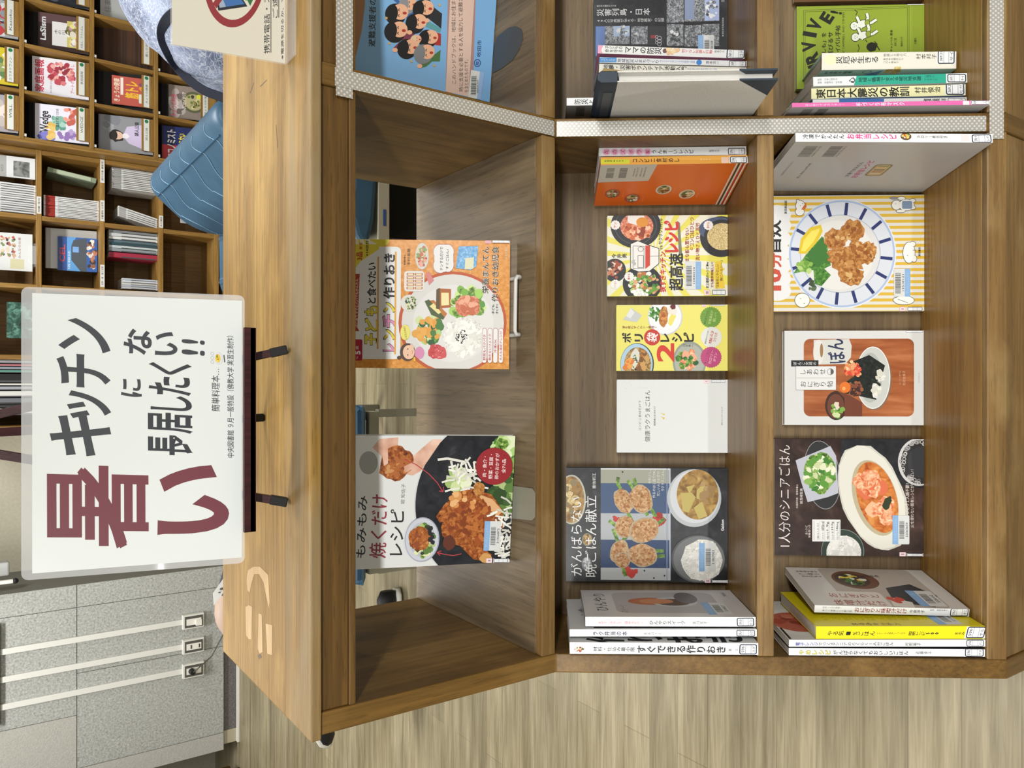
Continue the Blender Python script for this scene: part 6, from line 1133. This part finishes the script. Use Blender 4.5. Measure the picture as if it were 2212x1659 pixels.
# ---- two readers, mostly hidden
cloth = None
def cloth_mat():
    m = bpy.data.materials.new('patterned_cloth'); m.use_nodes = True; nt = m.node_tree; b = nt.nodes['Principled BSDF']; N_ = nt.nodes.new; L = nt.links.new
    tc = N_('ShaderNodeTexCoord'); n1 = N_('ShaderNodeTexNoise'); n1.inputs['Scale'].default_value = 7; n1.inputs['Detail'].default_value = 3
    ad = N_('ShaderNodeMixRGB'); ad.blend_type = 'ADD'; ad.inputs[0].default_value = .35; L(tc.outputs['Object'], ad.inputs[1]); L(n1.outputs['Color'], ad.inputs[2]); L(tc.outputs['Object'], n1.inputs['Vector'])
    c = None
    for s_, th in ((21, .026), (52, .04)):
        v = N_('ShaderNodeTexVoronoi'); v.feature = 'DISTANCE_TO_EDGE'; v.inputs['Scale'].default_value = s_; L(ad.outputs[0], v.inputs['Vector'])
        l = N_('ShaderNodeMath'); l.operation = 'LESS_THAN'; l.inputs[1].default_value = th; L(v.outputs['Distance'], l.inputs[0])
        if c is None: c = l.outputs[0]
        else:
            mx = N_('ShaderNodeMath'); mx.operation = 'MAXIMUM'; L(c, mx.inputs[0]); L(l.outputs[0], mx.inputs[1]); c = mx.outputs[0]
    n2 = N_('ShaderNodeTexNoise'); n2.inputs['Scale'].default_value = 9; n2.inputs['Detail'].default_value = 5; L(tc.outputs['Object'], n2.inputs['Vector'])
    r = N_('ShaderNodeValToRGB'); e = r.color_ramp.elements; e[0].position = .38; e[0].color = lin('5c6884'); e[1].position = .62; e[1].color = lin('9ca8c4'); L(n2.outputs['Fac'], r.inputs[0])
    k = N_('ShaderNodeMath'); k.operation = 'MULTIPLY'; k.inputs[1].default_value = .42; L(c, k.inputs[0])
    x = N_('ShaderNodeMix'); x.data_type = 'RGBA'; L(k.outputs[0], x.inputs[0]); L(r.outputs[0], x.inputs[6]); x.inputs[7].default_value = lin('e2e8f4')
    L(x.outputs[2], b.inputs['Base Color']); b.inputs['Roughness'].default_value = .85
    return m
skn = C('c89a84', .5); skn2 = C('ac9484', .6)
def figure(label, cat_mats, J, E, root, hair, loc):
    """one continuous skinned body. J: name -> (x, y, z, radius, material)"""
    me = bpy.data.meshes.new('figure'); ks = list(J); me.from_pydata([J[k][:3] for k in ks], [(ks.index(a), ks.index(b)) for a, b in E], [])
    o = bpy.data.objects.new('person', me); col.objects.link(o); mo = o.modifiers.new('skin', 'SKIN'); mo.use_smooth_shade = True
    for i, k in enumerate(ks): me.skin_vertices[0].data[i].radius = (J[k][3], J[k][3]); me.skin_vertices[0].data[i].use_root = (k == root)
    o.modifiers.new('sub', 'SUBSURF').levels = 2; bpy.context.view_layer.update()
    m2 = bpy.data.meshes.new_from_object(o.evaluated_get(bpy.context.evaluated_depsgraph_get())); o.modifiers.clear(); o.data = m2; bpy.data.meshes.remove(me)
    m2.materials.clear(); ms = []
    for k in ks:
        if J[k][4] not in ms: ms.append(J[k][4])
    for m in ms: m2.materials.append(m)
    segs = [(V(J[a][:3]), V(J[b][:3]), J[a], J[b]) for a, b in E]
    for f in m2.polygons:
        f.use_smooth = True; best = None
        for a, b, ja, jb in segs:
            d = b-a; t = max(0, min(1, (f.center-a).dot(d)/max(d.length_squared, 1e-9))); q = (f.center-a-d*t).length-(ja[3]*(1-t)+jb[3]*t)
            if best is None or q < best[0]: best = (q, ja[4] if t < .5 else jb[4])
        f.material_index = ms.index(best[1])
    I = M4.Translation(-V(loc)); m2.transform(I); o.location = loc; tag(o, label, 'person')
    return o
def hand(J, E, wrist, d, side, up, nm, m, curl=.35):
    """palm, four unequal fingers and a thumb from the wrist joint"""
    d, side, up = V(d).normalized(), V(side).normalized(), V(up).normalized(); w_ = V(J[wrist][:3])
    def put(k, p, r): J[k] = (p.x, p.y, p.z, r, m)
    put(nm+'p', w_+d*.05, .026); E.append((wrist, nm+'p'))
    for i, (off, L) in enumerate(((-.027, .068), (-.009, .078), (.009, .073), (.026, .056))):
        k = nm+'f%d' % i; b = w_+d*.088+side*off; put(k+'a', b, .0105); E.append((nm+'p', k+'a'))
        c = b+d*L*.5-up*L*curl*.3; put(k+'b', c, .0092); E.append((k+'a', k+'b')); e = c+d*L*.42-up*L*curl*.7; put(k+'c', e, .0078); E.append((k+'b', k+'c'))
    a = w_+d*.035-side*.034; put(nm+'ta', a, .012); E.append((nm+'p', nm+'ta')); b = a+d*.032-side*.02-up*.012; put(nm+'tb', b, .0105); E.append((nm+'ta', nm+'tb')); c = b+d*.026-up*.008; put(nm+'tc', c, .009); E.append((nm+'tb', nm+'tc'))
def face(o, c, f, up, r, hairm, iris='1c1a1a'):
    """eyes, nose, mouth, ears and hair on a head centred at c looking along f"""
    c, f, up = V(c), V(f).normalized(), V(up).normalized(); s_ = f.cross(up).normalized(); L = V(o.location)
    def ad(n, pts, mt):
        m = MB()
        for p, rr, sq in pts: m.ball(V(p)-L, rr, mt, 12, sq)
        m.build(n, o, smooth=True)
    ad('eye', [(c+f*r*.93+s_*r*.36+up*r*.1, .011, (1, 1, .7))], C(iris, .2)); ad('eye', [(c+f*r*.93-s_*r*.36+up*r*.1, .011, (1, 1, .7))], C(iris, .2))
    ad('nose', [(c+f*r*1.02-up*r*.18, .016, (1, 1, 1.2))], skn); ad('mouth', [(c+f*r*.93-up*r*.52, .02, (1, 1, .35))], C('a05c54'))
    ad('ear', [(c+s_*r*.98, .024, (.7, .7, 1.2))], skn); ad('ear', [(c-s_*r*.98, .024, (.7, .7, 1.2))], skn)
    ad('hair', [(c-f*r*.22+up*r*.3, r*1.12, (1, 1, .98))], hairm)
bl, jean, gsh, wsole = C('1b1b1d', .6), C('3c3e44', .8), C('787468', .85), C('dcdcd2', .5)
# reader with crossed legs behind the sign
J = {'hip': (-.47, 2.95, .535, .13, jean), 'waist': (-.45, 2.95, .72, .125, C('5c6468', .85)), 'chest': (-.43, 2.95, .90, .14, C('5c6468', .85)), 'neck': (-.43, 2.95, 1.06, .055, skn), 'chin': (-.46, 2.95, 1.14, .075, skn), 'crown': (-.45, 2.95, 1.225, .085, skn),
     'shl': (-.44, 2.78, .97, .062, C('5c6468', .85)), 'ell': (-.42, 2.74, .72, .045, skn2), 'wrl': (-.60, 2.88, .655, .029, skn2), 'shr': (-.44, 3.12, .97, .062, C('5c6468', .85)), 'elr': (-.42, 3.17, .72, .045, skn2), 'wrr': (-.60, 3.08, .665, .029, skn2),
     'hpl': (-.50, 2.87, .53, .09, jean), 'knl': (-.96, 2.90, .48, .062, jean), 'anl': (-1.0, 2.95, .12, .036, jean), 'tol': (-1.09, 2.945, .045, .035, bl), 'hpr': (-.50, 3.03, .55, .09, jean), 'tmr': (-.72, 3.07, .62, .08, jean), 'knr': (-.90, 3.09, .668, .076, skn2), 'mir': (-1.03, 3.07, .56, .055, skn2), 'anr': (-1.17, 3.01, .45, .038, skn2), 'tor': (-1.22, 3.0, .41, .036, bl)}
E = [('hip', 'waist'), ('waist', 'chest'), ('chest', 'neck'), ('neck', 'chin'), ('chin', 'crown'), ('chest', 'shl'), ('shl', 'ell'), ('ell', 'wrl'), ('chest', 'shr'), ('shr', 'elr'), ('elr', 'wrr'), ('hip', 'hpl'), ('hpl', 'knl'), ('knl', 'anl'), ('anl', 'tol'), ('hip', 'hpr'), ('hpr', 'tmr'), ('tmr', 'knr'), ('knr', 'mir'), ('mir', 'anr'), ('anr', 'tor')]
hand(J, E, 'wrl', (-1, .3, 0), (0, 1, 0), (0, 0, 1), 'l', skn2); hand(J, E, 'wrr', (-1, -.3, 0), (0, -1, 0), (0, 0, 1), 'r', skn2)
pa = figure('person sitting cross-legged behind the sign, knee showing above the bookcase top', None, J, E, 'hip', None, (-.47, 2.95, 0))
face(pa, (-.465, 2.95, 1.2), (-1, 0, -.15), (-.15, 0, 1), .088, C('17161a', .7))
def shoe(par, base, d, up, nm='shoe'):
    """canvas sneaker: dark upper, grey panel, white sole; base at the heel on the sole"""
    d, up = V(d).normalized(), V(up).normalized(); s_ = d.cross(up).normalized(); up = s_.cross(d); L = V(par.location)
    def loft(rows, mt, n):
        m = MB(); vs = []; k = 14
        for t_, w_, h0, h1 in rows:
            for j in range(k): a = 6.283*j/k; vs.append(V(base)-L+d*t_+s_*math.cos(a)*w_+up*((h0+h1)/2+(h1-h0)/2*math.sin(a)))
        fs = [(i*k+j, i*k+(j+1) % k, (i+1)*k+(j+1) % k, (i+1)*k+j) for i in range(len(rows)-1) for j in range(k)]+[list(range(k)), list(range(len(vs)-k, len(vs)))]
        m.add(vs, fs, mt); return m.build(n, par, smooth=True)
    u = loft([(0, .028, .022, .09), (.03, .036, .02, .105), (.09, .037, .02, .10), (.15, .042, .02, .075), (.21, .046, .02, .06), (.25, .036, .02, .05), (.268, .015, .02, .038)], bl, nm)
    loft([(-.006, .02, 0, .032), (.02, .038, 0, .034), (.1, .037, 0, .032), (.2, .05, 0, .032), (.255, .04, 0, .034), (.278, .014, 0, .034)], wsole, 'shoe_sole')
    loft([(.085, .039, .03, .104), (.14, .0435, .03, .082)], gsh, 'shoe_panel')
shoe(pa, (-.865, 2.965, .001), (-1, -.08, 0), (0, 0, 1)); shoe(pa, (-1.195, 3.03, .425), (-.9, -.2, -.35), (-.1, -.75, -.5))
t = thing('paper_card', 'white printed card held up above the bookcase edge beside the knee', 'card', (-.74, 2.99, .70)); a, b, c, d = (hit(462, 1308, (0, 2.99, 0), (0, 1, 0)), hit(484, 1278, (0, 2.99, 0), (0, 1, 0)), hit(500, 1225, (0, 3.0, 0), (0, 1, 0)), hit(460, 1282, (0, 3.0, 0), (0, 1, 0)))
m_ = MB(); n_ = V((0, .0012, 0)); m_.add([a, b, c, d, a+n_, b+n_, c+n_, d+n_], [(0, 1, 2, 3), (7, 6, 5, 4), (0, 4, 5, 1), (1, 5, 6, 2), (2, 6, 7, 3), (3, 7, 4, 0)], C('e2e4e2')); m_.build('sheet', t, world=True)
m_ = PR().frame((460, 1308), (460, 1225), (500, 1308), a+V((0, -.001, 0)), (b-a)*2.4, (d-a)*1.2); m_.build('x') if False else None
q = MB()
for px, py, r in ((479, 1272, .008), (474, 1280, .005)): q.ball(hit(px, py, (0, 2.988, 0), (0, 1, 0)), r, C('5a5c5e'), 8, (.5, .2, 1))
q.build('print', t, world=True)
# reader in the patterned shirt on the blue seat at the right
cl = cloth_mat(); pnt = C('3a3c44', .8)
J = {'hip': (1.02, 2.54, .61, .15, pnt), 'waist': (1.01, 2.48, .78, .165, cl), 'chest': (1.07, 2.44, .94, .165, cl), 'upper': (1.17, 2.44, 1.05, .12, cl), 'neck': (1.28, 2.45, 1.14, .055, skn), 'chin': (1.36, 2.46, 1.2, .075, skn), 'crown': (1.39, 2.45, 1.285, .085, skn),
     'shl': (1.20, 2.66, 1.05, .065, cl), 'ell': (1.33, 2.72, .82, .048, cl), 'wrl': (1.52, 2.62, .76, .029, skn), 'shr': (1.17, 2.31, 1.03, .07, cl), 'elr': (1.22, 2.22, .80, .052, cl), 'wrr': (1.46, 2.3, .76, .029, skn),
     'hpl': (1.08, 2.64, .58, .095, pnt), 'knl': (1.46, 2.66, .56, .065, pnt), 'anl': (1.48, 2.66, .12, .04, pnt), 'tol': (1.58, 2.66, .05, .035, bl), 'hpr': (1.08, 2.47, .58, .095, pnt), 'knr': (1.46, 2.44, .56, .065, pnt), 'anr': (1.48, 2.44, .12, .04, pnt), 'tor': (1.58, 2.44, .05, .035, bl)}
E = [('hip', 'waist'), ('waist', 'chest'), ('chest', 'upper'), ('upper', 'neck'), ('neck', 'chin'), ('chin', 'crown'), ('upper', 'shl'), ('shl', 'ell'), ('ell', 'wrl'), ('upper', 'shr'), ('shr', 'elr'), ('elr', 'wrr'), ('hip', 'hpl'), ('hpl', 'knl'), ('knl', 'anl'), ('anl', 'tol'), ('hip', 'hpr'), ('hpr', 'knr'), ('knr', 'anr'), ('anr', 'tor')]
hand(J, E, 'wrl', (1, -.2, -.1), (0, -1, 0), (0, 0, 1), 'l', skn); hand(J, E, 'wrr', (1, .2, -.1), (0, 1, 0), (0, 0, 1), 'r', skn)
pb = figure('person in a blue grey patterned shirt with a navy strap, seen beside the phone notice', None, J, E, 'hip', None, (1.0, 2.56, 0))
face(pb, (1.385, 2.455, 1.26), (1, 0, -.2), (.2, 0, 1), .088, C('17161a', .7))
shoe(pb, (1.42, 2.66, .001), (1, 0, 0), (0, 0, 1)); shoe(pb, (1.42, 2.44, .001), (1, 0, 0), (0, 0, 1))
from mathutils.bvhtree import BVHTree
tree = BVHTree.FromPolygons([pb.matrix_world @ v.co+V(pb.location)*0 for v in pb.data.vertices] if False else [v.co+V(pb.location) for v in pb.data.vertices], [list(f.vertices) for f in pb.data.polygons])
pts = []
for px, py in ((420, 20), (385, 24), (362, 40), (350, 64), (352, 90), (366, 120), (385, 148), (410, 174), (440, 195), (468, 206), (490, 214)):
    r = ray(px, py).normalized(); h = tree.ray_cast(CAM, r); pts.append((h[0]-r*.012) if h[0] else None)
last = next(p for p in pts if p)
for i, p in enumerate(pts):
    if p is None: r = ray(*((420, 20), (385, 24), (362, 40), (350, 64), (352, 90), (366, 120), (385, 148), (410, 174), (440, 195), (468, 206), (490, 214))[i]); pts[i] = CAM+r*((last-CAM).dot(fwd)/r.dot(fwd))
    else: last = p
cr_ = []
for i in range(len(pts)-1):
    a, b, c, d = pts[max(i-1, 0)], pts[i], pts[i+1], pts[min(i+2, len(pts)-1)]
    for j in range(4): t = j/4; cr_.append(.5*((2*b)+(c-a)*t+(2*a-5*b+4*c-d)*t*t+(3*b-a-3*c+d)*t**3))
pts = cr_+[pts[-1]]; m_ = MB(); nb_ = len(pts); vs = []
for i, p in enumerate(pts):
    d = (pts[min(i+1, nb_-1)]-pts[max(i-1, 0)]).normalized(); n_ = (CAM-p).normalized(); s_ = d.cross(n_).normalized()
    for a, b in ((-1, -1), (1, -1), (1, 1), (-1, 1)): vs.append(p+s_*a*.0135-n_*.004*(1-b)-V(pb.location))
m_.add(vs, [(i*4+j, i*4+(j+1) % 4, i*4+4+(j+1) % 4, i*4+4+j) for i in range(nb_-1) for j in range(4)]+[(3, 2, 1, 0), tuple(range(len(vs)-4, len(vs)))], C('10172a', .7)); m_.build('strap', pb, bevel=.002)
